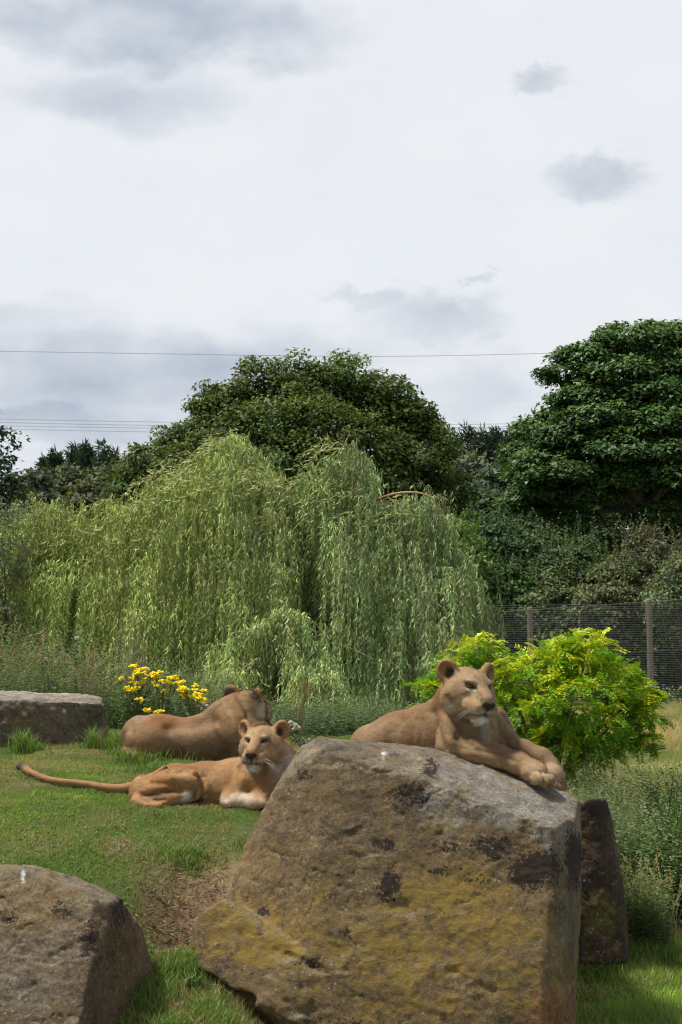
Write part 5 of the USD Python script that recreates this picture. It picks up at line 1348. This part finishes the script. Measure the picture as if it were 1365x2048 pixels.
# ------------------------------------------------------------------ fence and cables
def build_fence():
    root = thing('wire_fence', 'tall wire mesh fence on wooden posts in front of the shrubs', 'fence')
    pts = [np.array([1.83, 42.4]), np.array([P(1061, 1290, 41)[0], 41.0]), np.array([P(1300, 1290, 39.6)[0], 39.6]), np.array([9.27, 38.2]), np.array([11.75, 36.8])]
    tops = [3.12, P(682, 1215, 41)[2], P(682, 1198, 39.6)[2], 3.56, 3.7]
    for p, t in zip(pts, tops):
        g = float(ground_z(p[0], p[1]))
        z = np.array([g - 0.3, g + 0.8, t - 0.03, t])
        v, f = tube(np.c_[np.full(4, p[0]), np.full(4, p[1]), z] + [[0, 0, 0], [0.012, 0, 0], [0, 0, 0], [0, 0, 0]], [0.072, 0.068, 0.066, 0.058], 10)
        obj('post', v, f, 'weathered_wood', root, tint=(0.135, 0.112, 0.085), smooth=True)
    m = MB()
    for (a, ta), (b, tb) in zip(list(zip(pts, tops))[:-1], list(zip(pts, tops))[1:]):
        L = np.linalg.norm(b - a); n = int(L / 0.05)
        off = np.array([0, -0.08])
        for i in range(n):
            q = a + (b - a) * i / n + off
            g = float(ground_z(q[0], q[1])); t = ta + (tb - ta) * i / n - 0.06
            m.add(*tube([[q[0], q[1], g + 0.02], [q[0], q[1], t]], 0.0013, 3))
        for j in range(46):
            h = 0.02 + 0.05 * j
            m.add(*tube([[*(a + off), float(ground_z(*a)) + h], [*(b + off), float(ground_z(*b)) + h]], 0.0028, 3))
        for h in (0.06, 1.15):
            m.add(*tube([[*(a + off), ta - h], [*(b + off), tb - h]], 0.0045, 3))
    m.build('wire_mesh', 'galvanised_wire', root, kind='stuff')


build_fence()


def build_cables():
    rows = [('single highest overhead cable crossing the whole sky', [(-80, 701), (300, 707), (640, 712), (900, 711), (1250, 702), (1450, 695)], 150, 0.020), ('topmost of the four low overhead cables', [(-80, 836), (150, 841), (380, 845), (640, 850), (900, 849), (1100, 846)], 165, 0.020), ('second of the four low overhead cables from the top', [(-80, 843), (150, 848), (380, 852), (640, 856), (900, 855), (1100, 852)], 167, 0.020),
            ('third of the four low overhead cables from the top', [(-80, 850), (150, 854), (380, 857), (640, 860), (900, 858), (1100, 856)], 166, 0.020), ('lowest of the four low overhead cables', [(-80, 856), (150, 861), (380, 865), (640, 868), (900, 866), (1100, 862)], 168, 0.020)]
    for label, pts, D, r in rows:
        q = curve([P(a, b, D) for a, b in pts], 6)
        v, f = tube(q, r, 5)
        tag(stage.GetPrimAtPath(obj('overhead_cable', v, f, 'cable')), label, 'cable', 'overhead cables')


build_cables()

# ------------------------------------------------------------------ grass and weeds
def clear_of(x, y):
    """False where a boulder or a lioness covers the ground."""
    bad = (x > -0.75) & (x < 1.45) & (y > 10.95) & (y < 12.5) & (x > -0.85 + 0.0 * y)
    return ~bad


def build_grass():
    rng = np.random.default_rng(601)
    mb_v, mb_f, mb_c, off = [], [], [], 0

    def put(t):
        nonlocal off
        v, f, c = t
        mb_v.append(v); mb_f.append(f + off); mb_c.append(c); off += len(v)

    def lawn(n, xr, yr, hmin, hmax, w, col, strawp, seed, lean=0.55):
        x, y = rng.uniform(*xr, n), rng.uniform(*yr, n)
        b = bare(x, y)
        keep = (rng.random(n) > b * 1.05) & clear_of(x, y)
        x, y, b = x[keep], y[keep], b[keep]
        n = len(x)
        q = np.stack([x, y, 0 * x], -1)
        big = fbm(q * 1.7, 4, seed); fine = fbm(q * 6, 3, seed + 1)
        h = rng.uniform(hmin, hmax, n) * (0.55 + 0.9 * fine)
        c = jitter(rng, col, n, 0.25, 0.08) * np.clip(0.05 + 1.9 * (0.5 * big + 0.5 * fine), 0.3, 1.7)[:, None]
        st = rng.random(n) < strawp * smoothstep(0.35, 0.65, fbm(q * 2.6, 3, seed + 2)) * 2 + 0.4 * b
        c[st] = jitter(rng, (0.27, 0.215, 0.105), int(st.sum()), 0.25)
        lg = smoothstep(0.52, 0.68, big)[:, None]
        c = c * (1 - lg * 0.5) + c * np.array([1.25, 1.3, 0.9]) * lg * 0.5
        put(blades(gpt(x, y, -0.004), h, w, rng.normal(size=(n, 3)) * [lean, lean, 0], c, rng, c * 1.25))
    lawn(210000, (-2.7, 0.9), (9.7, 16.6), 0.012, 0.036, 0.0055, (0.130, 0.185, 0.024), 0.5, 61)
    lawn(52000, (1.05, 2.9), (10.3, 14.2), 0.035, 0.09, 0.0065, (0.19, 0.29, 0.045), 0.18, 71)
    lawn(26000, (-1.6, -0.1), (9.7, 11.2), 0.03, 0.09, 0.006, (0.085, 0.13, 0.030), 0.35, 81)  # darker greens paint in the shade between the front boulders
    # longer tufts: round the slab, beside the rump of the far lioness, between the front boulders, on the rim of the hollow
    tufts = [(-2.75, 14.95, 0.55, 0.25, 160, 0.08), (-1.95, 15.0, 0.4, 0.25, 180, 0.08), (-2.62, 14.85, 0.08, 0.08, 260, 0.23), (-2.48, 14.8, 0.06, 0.06, 140, 0.14), (-2.05, 14.95, 0.06, 0.06, 150, 0.24), (-1.9, 14.95, 0.08, 0.08, 160, 0.16), (-1.75, 14.8, 0.10, 0.12, 500, 0.24), (-1.60, 14.5, 0.22, 0.15, 700, 0.15), (-1.35, 14.2, 0.25, 0.12, 700, 0.11), (-1.1, 14.15, 0.25, 0.1, 800, 0.12), (-1.2, 10.75, 0.22, 0.2, 1100, 0.15), (-1.0, 10.3, 0.12, 0.1, 350, 0.12), (-0.92, 10.95, 0.14, 0.15, 700, 0.14), (-0.75, 10.45, 0.25, 0.2, 900, 0.10), (-1.0, 12.0, 0.16, 0.12, 500, 0.10), (-0.6, 12.1, 0.12, 0.12, 260, 0.09), (-1.35, 12.0, 0.25, 0.16, 350, 0.06), (-1.7, 12.0, 0.3, 0.2, 350, 0.06), (1.62, 12.5, 0.22, 0.12, 1500, 0.14), (2.0, 12.95, 0.35, 0.12, 1500, 0.16), (1.75, 11.4, 0.4, 0.3, 2200, 0.12), (-0.3, 10.35, 0.4, 0.12, 800, 0.10), (1.9, 12.75, 0.2, 0.2, 900, 0.15)]
    for x0, y0, sx, sy, n, h in tufts:
        x, y = rng.normal(x0, sx * 0.55, n), rng.normal(y0, sy * 0.55, n)
        hh = h * rng.uniform(0.45, 1.1, n)
        c = jitter(rng, (0.11, 0.18, 0.034), n, 0.28)
        st = rng.random(n) < 0.10
        c[st] = jitter(rng, (0.26, 0.21, 0.10), int(st.sum()), 0.2)
        put(blades(gpt(x, y, -0.01), hh, 0.0065, rng.normal(size=(n, 3)) * [0.4, 0.4, 0], c, rng, c * 1.2, 2))
    # clover, daisies' rosettes and other broad leaves in the turf
    n = 16000
    x, y = rng.uniform(-2.7, 0.6, n), rng.uniform(9.8, 15.2, n)
    k = (fbm(np.stack([x, y, 0 * x], -1) * 2.2, 3, 17) > 0.47) & clear_of(x, y) & (bare(x, y) < 0.5)
    x, y = x[k], y[k]; n = len(x)
    a = rng.uniform(0, 6.28, n)
    put(leaves(gpt(x, y, 0.012), np.stack([np.cos(a), np.sin(a), rng.uniform(0, 0.5, n)], 1), rng.normal(size=(n, 3)) * 0.35 + [0, 0, 1], rng.uniform(0.012, 0.03, n), 0.011, jitter(rng, (0.09, 0.16, 0.025), n, 0.4)))
    tag(stage.GetPrimAtPath(obj('grass', np.vstack(mb_v), np.vstack(mb_f), 'grass_blade', None, tint=np.vstack(mb_c))), 'short green grass on the bank and around the boulders', 'grass', kind='stuff')
    # straw, roots and dead stalks on the worn earth
    n = 9000
    x, y = np.r_[rng.normal(-0.9, 0.32, n // 2), rng.uniform(-2.4, -0.2, n // 4), rng.normal(1.75, 0.3, n // 4)], np.r_[rng.normal(11.5, 0.45, n // 2), rng.uniform(10, 13, n // 4), rng.normal(12.2, 0.3, n // 4)]
    k = (rng.random(n) < bare(x, y) * 1.2 + 0.06) & clear_of(x, y)
    x, y = x[k], y[k]; n = len(x)
    a = rng.uniform(0, 6.28, n)
    d = np.stack([np.cos(a), np.sin(a), rng.uniform(-0.35, 0.35, n)], 1)
    v, f, c = leaves(gpt(x, y, 0.008), d, rng.normal(size=(n, 3)) * 0.4 + [0, 0, 1], rng.uniform(0.03, 0.12, n), 0.005, jitter(rng, (0.25, 0.18, 0.10), n, 0.35), 0.05)
    tag(stage.GetPrimAtPath(obj('dead_straw', v, f, 'grass_blade', None, tint=c)), 'dry straw and dead stalks on the worn brown earth', 'straw', kind='stuff')
    # the meadow behind, dry and patchy
    n = 90000
    y = 15.5 + 26 * rng.random(n) ** 1.4
    x = rng.uniform(0.10, 0.235, n) * y
    q = np.stack([x, y, 0 * x], -1)
    dry = smoothstep(0.38, 0.60, fbm(q * [0.9, 0.45, 1], 4, 91))
    c = jitter(rng, (0.17, 0.20, 0.06), n, 0.25) * (1 - dry[:, None]) + jitter(rng, (0.34, 0.27, 0.13), n, 0.25) * dry[:, None]
    v, f, c = blades(gpt(x, y, -0.01), rng.uniform(0.08, 0.22, n) * (0.7 + 0.5 * dry), 0.008, rng.normal(size=(n, 3)) * [0.5, 0.5, 0], c, rng, c * 1.2)
    tag(stage.GetPrimAtPath(obj('meadow_grass', v, f, 'grass_blade', None, tint=c)), 'dry straw-coloured meadow grass in front of the fence', 'grass', kind='stuff')


def herb(rng, base, height, n_leaf, leaf, wid, col, lean=0.18, stemw=0.006, top=None, droop=-0.15, rosette=0.0):
    """Leafy upright stems: pairs of leaves up a slightly leaning stem."""
    n = len(base)
    ln = rng.normal(size=(n, 3)) * [lean, lean, 0]
    H = np.broadcast_to(height, (n,))
    k = np.repeat(np.arange(n), n_leaf); u = np.tile(np.linspace(0.12, 1, n_leaf), n)
    pos = base[k] + (np.array([0, 0, 1.0]) + ln[k] * u[:, None]) * (H[k] * u)[:, None]
    a = rng.uniform(0, 6.28, len(k))
    d = np.stack([np.cos(a), np.sin(a), np.full(len(k), droop) + 0.5 * u], 1)
    c = jitter(rng, col, n, 0.22, 0.07)[k] * rng.uniform(0.8, 1.2, (len(k), 1))
    if top is not None:
        m = smoothstep(0.75, 1.0, u)[:, None]
        c = c * (1 - m) + np.asarray(top) * m
    L = leaf * (1.25 - 0.8 * u) * rng.uniform(0.7, 1.2, len(k))
    v, f, c = leaves(pos, d, np.array([0, 0, 1.0]) + rng.normal(size=(len(k), 3)) * 0.4, L, L * wid / leaf, c, 0.12)
    sv, sf, sc = blades(base, H, stemw, ln, np.broadcast_to(np.asarray(col) * 0.8, (n, 3)), rng)
    return np.vstack([v, sv]), np.vstack([f, sf + len(v)]), np.vstack([c, sc])


def seed_grass(rng, base, height, col, bend=0.35, head=0.10):
    """Tall grass stems with drooping seed heads."""
    v, f, c, off = [], [], [], 0
    for b, h in zip(base, np.broadcast_to(height, (len(base),))):
        l = rng.normal(size=2) * bend
        p = curve([b, b + [l[0] * h * 0.25, l[1] * h * 0.25, h * 0.6], b + [l[0] * h * 0.7, l[1] * h * 0.7, h * (0.98 - 0.25 * abs(l[0]))]], 5)
        tv, tf = tube(p, np.linspace(0.0022, 0.0012, len(p)), 3)
        v.append(tv); f.append(tf + off); off += len(tv)
        c.append(np.broadcast_to(np.asarray(col) * rng.uniform(0.7, 1.1), (len(tv), 3)))
        d = norm(p[-1] - p[-2]) ; m = 22; u = rng.random(m)
        pos = p[-1] + d * (u * head)[:, None] + np.array([0, 0, -0.4]) * (u ** 2 * head * abs(l[0]) * 2)[:, None]
        lv, lf, lc = leaves(pos, d + rng.normal(size=(m, 3)) * 0.35, rand_dirs(rng, m), 0.022, 0.007, jitter(rng, np.asarray(col) * 1.1, m, 0.2))
        v.append(lv); f.append(lf + off); off += len(lv); c.append(lc)
    return np.vstack(v), np.vstack(f), np.vstack(c)


def stuff(name, label, cat, parts, mat='leaf'):
    v, f, c, off = [], [], [], 0
    for a, b, d in parts:
        v.append(a); f.append(b + off); c.append(d); off += len(a)
    tag(stage.GetPrimAtPath(obj(name, np.vstack(v), np.vstack(f), mat, None, tint=np.vstack(c))), label, cat, kind='stuff')


def strip(rng, n, pxr, dr):
    """n ground points spread over photograph columns pxr and depths dr."""
    d = rng.uniform(*dr, n); px = rng.uniform(*pxr, n)
    return gpt((px - 682.5) / FPX * d, d, -0.01)


def build_weeds():
    rng = np.random.default_rng(602)
    b = strip(rng, 1500, (1150, 1420), (13.7, 18.5))
    far = b[:, 1] > 15.5
    hgt = np.where(far, 0.62, 0.78) * rng.uniform(0.6, 1.1, len(b)) * (0.6 + 0.8 * fbm(b * 1.6, 3, 31))
    b2 = strip(rng, 420, (1180, 1330), (12.95, 13.7))
    stuff('nettles', 'tall dark green nettles and herbs right of the boulders', 'weeds', [herb(rng, b, hgt, 26, 0.085, 0.034, (0.080, 0.125, 0.040), top=(0.14, 0.17, 0.08)), herb(rng, b2, rng.uniform(0.3, 0.62, len(b2)), 18, 0.06, 0.018, (0.09, 0.13, 0.045), top=(0.14, 0.17, 0.07))])
    b = strip(rng, 460, (1120, 1260), (14.0, 16.5))
    stuff('bedstraw', 'fine grey-green herbs at the right end of the huge boulder', 'weeds', [herb(rng, b, rng.uniform(0.75, 1.12, len(b)), 44, 0.035, 0.010, (0.14, 0.17, 0.08), 0.22)])
    b = strip(rng, 1300, (540, 860), (16.2, 18.5))
    stuff('thistle_leaves', 'grey-green weeds along the foot of the willow behind the lionesses', 'weeds', [herb(rng, b, rng.uniform(0.12, 0.34, len(b)), 16, 0.06, 0.018, (0.09, 0.13, 0.058), top=(0.14, 0.17, 0.09))])
    b = strip(rng, 1700, (-40, 470), (17.0, 20.5))
    hgt = rng.uniform(0.35, 0.95, len(b)) * np.interp(project(b)[:, 0], [0, 200, 300, 470], [1.25, 1.0, 0.8, 0.65])
    stuff('mugwort', 'mixed grey-green herbs behind the flat slab', 'weeds', [herb(rng, b, hgt, 24, 0.075, 0.020, (0.105, 0.14, 0.058), top=(0.17, 0.20, 0.12), lean=0.25)])
    # dry grass clumps
    for label, pxr, dr, n, h0, h1, col in [('pale dry seed-grass clump in front of the willow at left', (165, 205), (16.9, 17.2), 34, 0.45, 0.72, (0.32, 0.24, 0.13)), ('dry pinkish seed-grass at the left edge behind the slab', (-10, 30), (17.0, 17.6), 36, 0.7, 1.05, (0.30, 0.21, 0.14)), ('tan seed-grass between slab and first ragwort', (70, 130), (17.0, 17.6), 26, 0.5, 0.85, (0.28, 0.22, 0.13)),
                                         ('arching cream seed-grass right of the upright boulder', (1275, 1350), (13.0, 13.5), 34, 0.25, 0.55, (0.36, 0.29, 0.17)), ('upright tan seed-grass close against the upright boulder', (1245, 1280), (13.2, 13.6), 26, 0.35, 0.62, (0.30, 0.23, 0.12)), ('sparse rusty seed-grass beside the thistles near the middle lioness', (592, 615), (15.6, 15.9), 14, 0.35, 0.5, (0.20, 0.10, 0.045))]:
        root = thing('seed_grass', label, 'grass tuft', 'dry seed-grass clumps')
        v, f, c = seed_grass(rng, strip(rng, n, pxr, dr), rng.uniform(h0, h1, n), col)
        obj('stems', v, f, 'grass_blade', root, tint=c, kind='stuff')
    x, y = rng.normal(-0.98, 0.16, 34), rng.normal(11.15, 0.28, 34)
    stuff('small_weeds', 'small broad-leaved weeds in the gap between the two front boulders', 'weeds', [herb(rng, gpt(x, y, -0.01), rng.uniform(0.04, 0.11, 34), 9, 0.04, 0.022, (0.075, 0.14, 0.035), 0.4)])
    root = thing('iris_clump', 'upright dark green sword-leaved clump at the right edge', 'plant')
    b = strip(rng, 60, (1325, 1375), (14.2, 14.8))
    v, f, c = blades(b, rng.uniform(0.8, 1.25, 60), 0.022, rng.normal(size=(60, 3)) * [0.14, 0.14, 0], jitter(rng, (0.045, 0.085, 0.022), 60), rng, None, 2)
    obj('foliage', v, f, 'leaf', root, tint=c, kind='stuff')
    root = thing('withered_weed', 'withered grey-brown twiggy weed in front of the willow above the ragwort', 'plant')
    mb = MB()
    b0 = P(268, 1360, 18.4); b0[2] = ground_z(b0[0], b0[1])
    tip = P(268, 1240, 18.4)
    for i in range(70):
        e = tip + rng.normal(size=3) * [0.10, 0.10, 0.16] + [0, 0, -0.15]
        q = curve([b0, b0 * 0.45 + e * 0.55 + rng.normal(size=3) * 0.04, e], 4)
        mb.add(*tube(q, np.linspace(0.004, 0.0012, len(q)), 3), jitter(rng, (0.19, 0.15, 0.10), 1, 0.3)[0])
    mb.build('stems', 'weathered_wood', root, kind='stuff')


def floret_head(rng, mb, c, r, col, n):
    """A flat-topped cluster of little round florets."""
    a = rng.uniform(0, 6.28, n); q = r * np.sqrt(rng.random(n))
    p = c + np.stack([np.cos(a) * q, np.sin(a) * q, 0.35 * np.sqrt(np.maximum(r * r - q * q, 0)) + rng.normal(size=n) * 0.006], 1)
    for x in p:
        k = 6; an = np.arange(k) / k * 6.283 + rng.random()
        rr = rng.uniform(0.009, 0.014)
        t = rng.normal(size=2) * 0.35
        ring = x + np.stack([np.cos(an) * rr, np.sin(an) * rr, (np.cos(an) * t[0] + np.sin(an) * t[1]) * rr - 0.002], 1)
        mb.add(np.vstack([x[None] + [0, 0, 0.003], ring]), [[0, 1 + i, 1 + (i + 1) % k] for i in range(k)], np.asarray(col) * rng.uniform(0.75, 1.1))


def build_flowers():
    rng = np.random.default_rng(603)
    items = [('tallest ragwort with its bright yellow head highest, leftmost of the row', 276, 1338, 17.0, [(276, 1337, 1.35), (258, 1360, .6), (285, 1365, .7), (270, 1375, .7), (300, 1352, .5)]), ('ragwort with the broad yellow head second from the left', 322, 1358, 16.8, [(312, 1347, .9), (330, 1355, 1.2), (345, 1362, .9), (318, 1370, .7), (352, 1368, .8), (325, 1382, .6)]),
             ('ragwort with the large yellow head nearest the far lioness', 388, 1390, 16.5, [(395, 1389, 1.5), (375, 1385, 1.0), (368, 1395, .8), (400, 1400, .7), (372, 1378, .5)]), ('small ragwort low at the left of the row', 255, 1380, 16.9, [(254, 1381, .8), (262, 1378, .5), (280, 1398, .5)]), ('low ragwort just above the back of the far lioness', 308, 1424, 16.0, [(300, 1424, .6), (316, 1426, .6)])]
    for label, px, py, D, heads in items:
        root = thing('ragwort', label, 'wildflower', 'yellow ragworts behind the far lioness')
        b = P(px, py, D); b[2] = ground_z(b[0], b[1])
        st = MB(); fl = MB()
        for hx, hy, s in heads:
            c = P(hx, hy, D + rng.normal() * 0.08)
            q = curve([b + rng.normal(size=3) * [0.03, 0.03, 0], b * 0.5 + c * 0.5, c], 5)
            st.add(*tube(q, np.linspace(0.006, 0.003, len(q)), 4), (0.10, 0.12, 0.045))
            for _ in range(int(4 * s) + 2):
                hc = c + rng.normal(size=3) * [0.05 * s, 0.05 * s, 0.022 * s]
                st.add(*tube(np.array([q[-3], hc]), [0.0025, 0.0015], 3), (0.12, 0.14, 0.05))
                floret_head(rng, fl, hc, 0.030 * s ** 0.5, (0.84, 0.66, 0.010), int(13 * s) + 5)
        st.build('stem', 'leaf', root, kind='stuff')
        fl.build('flower_head', 'petal', root, kind='stuff')
        z = np.linspace(0.1, 0.8, 22)
        lp = b + (P(px, py + 15, D) - b) * z[:, None] + rng.normal(size=(22, 3)) * 0.05
        lp = np.repeat(lp, 5, 0) + rng.normal(size=(110, 3)) * 0.03
        v, f, c = leaves(lp, rng.normal(size=(110, 3)) * [1, 1, 0.4], rng.normal(size=(110, 3)) * 0.5 + [0, 0, 1], 0.08, 0.022, jitter(rng, (0.07, 0.11, 0.035), 110))
        obj('leaf', v, f, 'leaf', root, tint=c, kind='stuff')
    white, pink = (0.62, 0.58, 0.53), (0.36, 0.22, 0.36)
    items = [('thistle with large fluffy white seed heads beside the ear of the front lioness', 588, 1450, 15.4, [(582, 1447, 1.3, white), (592, 1452, 1.4, white), (598, 1457, 1.0, white), (588, 1459, .8, white)]), ('thistle with many small pale heads left of the huge boulder top', 612, 1482, 15.2, [(606, 1478, .7, white), (614, 1484, .8, white), (620, 1479, .7, white), (627, 1486, .7, white), (634, 1481, .6, white), (600, 1488, .6, pink)]),
             ('thistle with pale purple heads right of the ragwort', 408, 1412, 16.3, [(398, 1413, .7, pink), (408, 1408, .8, white), (414, 1412, .8, white), (420, 1406, .6, pink), (404, 1418, .7, white), (424, 1413, .6, white)]), ('thistle with a single purple head over the yellow ragwort', 361, 1374, 16.6, [(361, 1374, .8, pink), (296, 1346, .8, pink)]), ('tall thistle with one white tuft in front of the willow at left', 154, 1277, 17.6, [(154, 1277, 1.1, white), (146, 1291, .6, pink)]), ('thistle with faded mauve heads at the far left behind the slab', 96, 1320, 17.3, [(92, 1318, .8, white), (104, 1312, .8, (0.38, 0.28, 0.26)), (84, 1326, .7, (0.38, 0.28, 0.26)), (110, 1326, .7, white)])]
    for label, px, py, D, heads in items:
        root = thing('thistle', label, 'wildflower', 'thistles among the weeds')
        b = P(px, py, D); b[2] = ground_z(b[0], b[1])
        st = MB()
        for hx, hy, s, col in heads:
            c = P(hx, hy, D + rng.normal() * 0.05)
            q = curve([b + rng.normal(size=3) * [0.03, 0.03, 0], b * 0.4 + c * 0.6 + rng.normal(size=3) * 0.02, c], 5)
            st.add(*tube(q, np.linspace(0.006, 0.003, len(q)), 4), (0.09, 0.11, 0.06))
            n = 70
            d = norm(rand_dirs(rng, n) + [0, 0, 0.35])
            v, f, cc = leaves(np.repeat(c[None], n, 0), d, rand_dirs(rng, n), 0.026 * s * rng.uniform(0.6, 1.1, n), 0.010, jitter(rng, col, n, 0.12, 0.03))
            obj('flower_head', v, f, 'petal', root, tint=cc)
        n = 60
        lp = b + (P(px, py, D) - b) * rng.uniform(0.1, 0.85, (n, 1)) + rng.normal(size=(n, 3)) * 0.05
        v, f, c = leaves(lp, rng.normal(size=(n, 3)) * [1, 1, 0.4], rng.normal(size=(n, 3)) * 0.5 + [0, 0, 1], 0.09, 0.018, jitter(rng, (0.07, 0.10, 0.05), n))
        st.add(v, f, c)
        st.build('stem', 'leaf', root, kind='stuff')


build_grass()
build_weeds()
build_flowers()
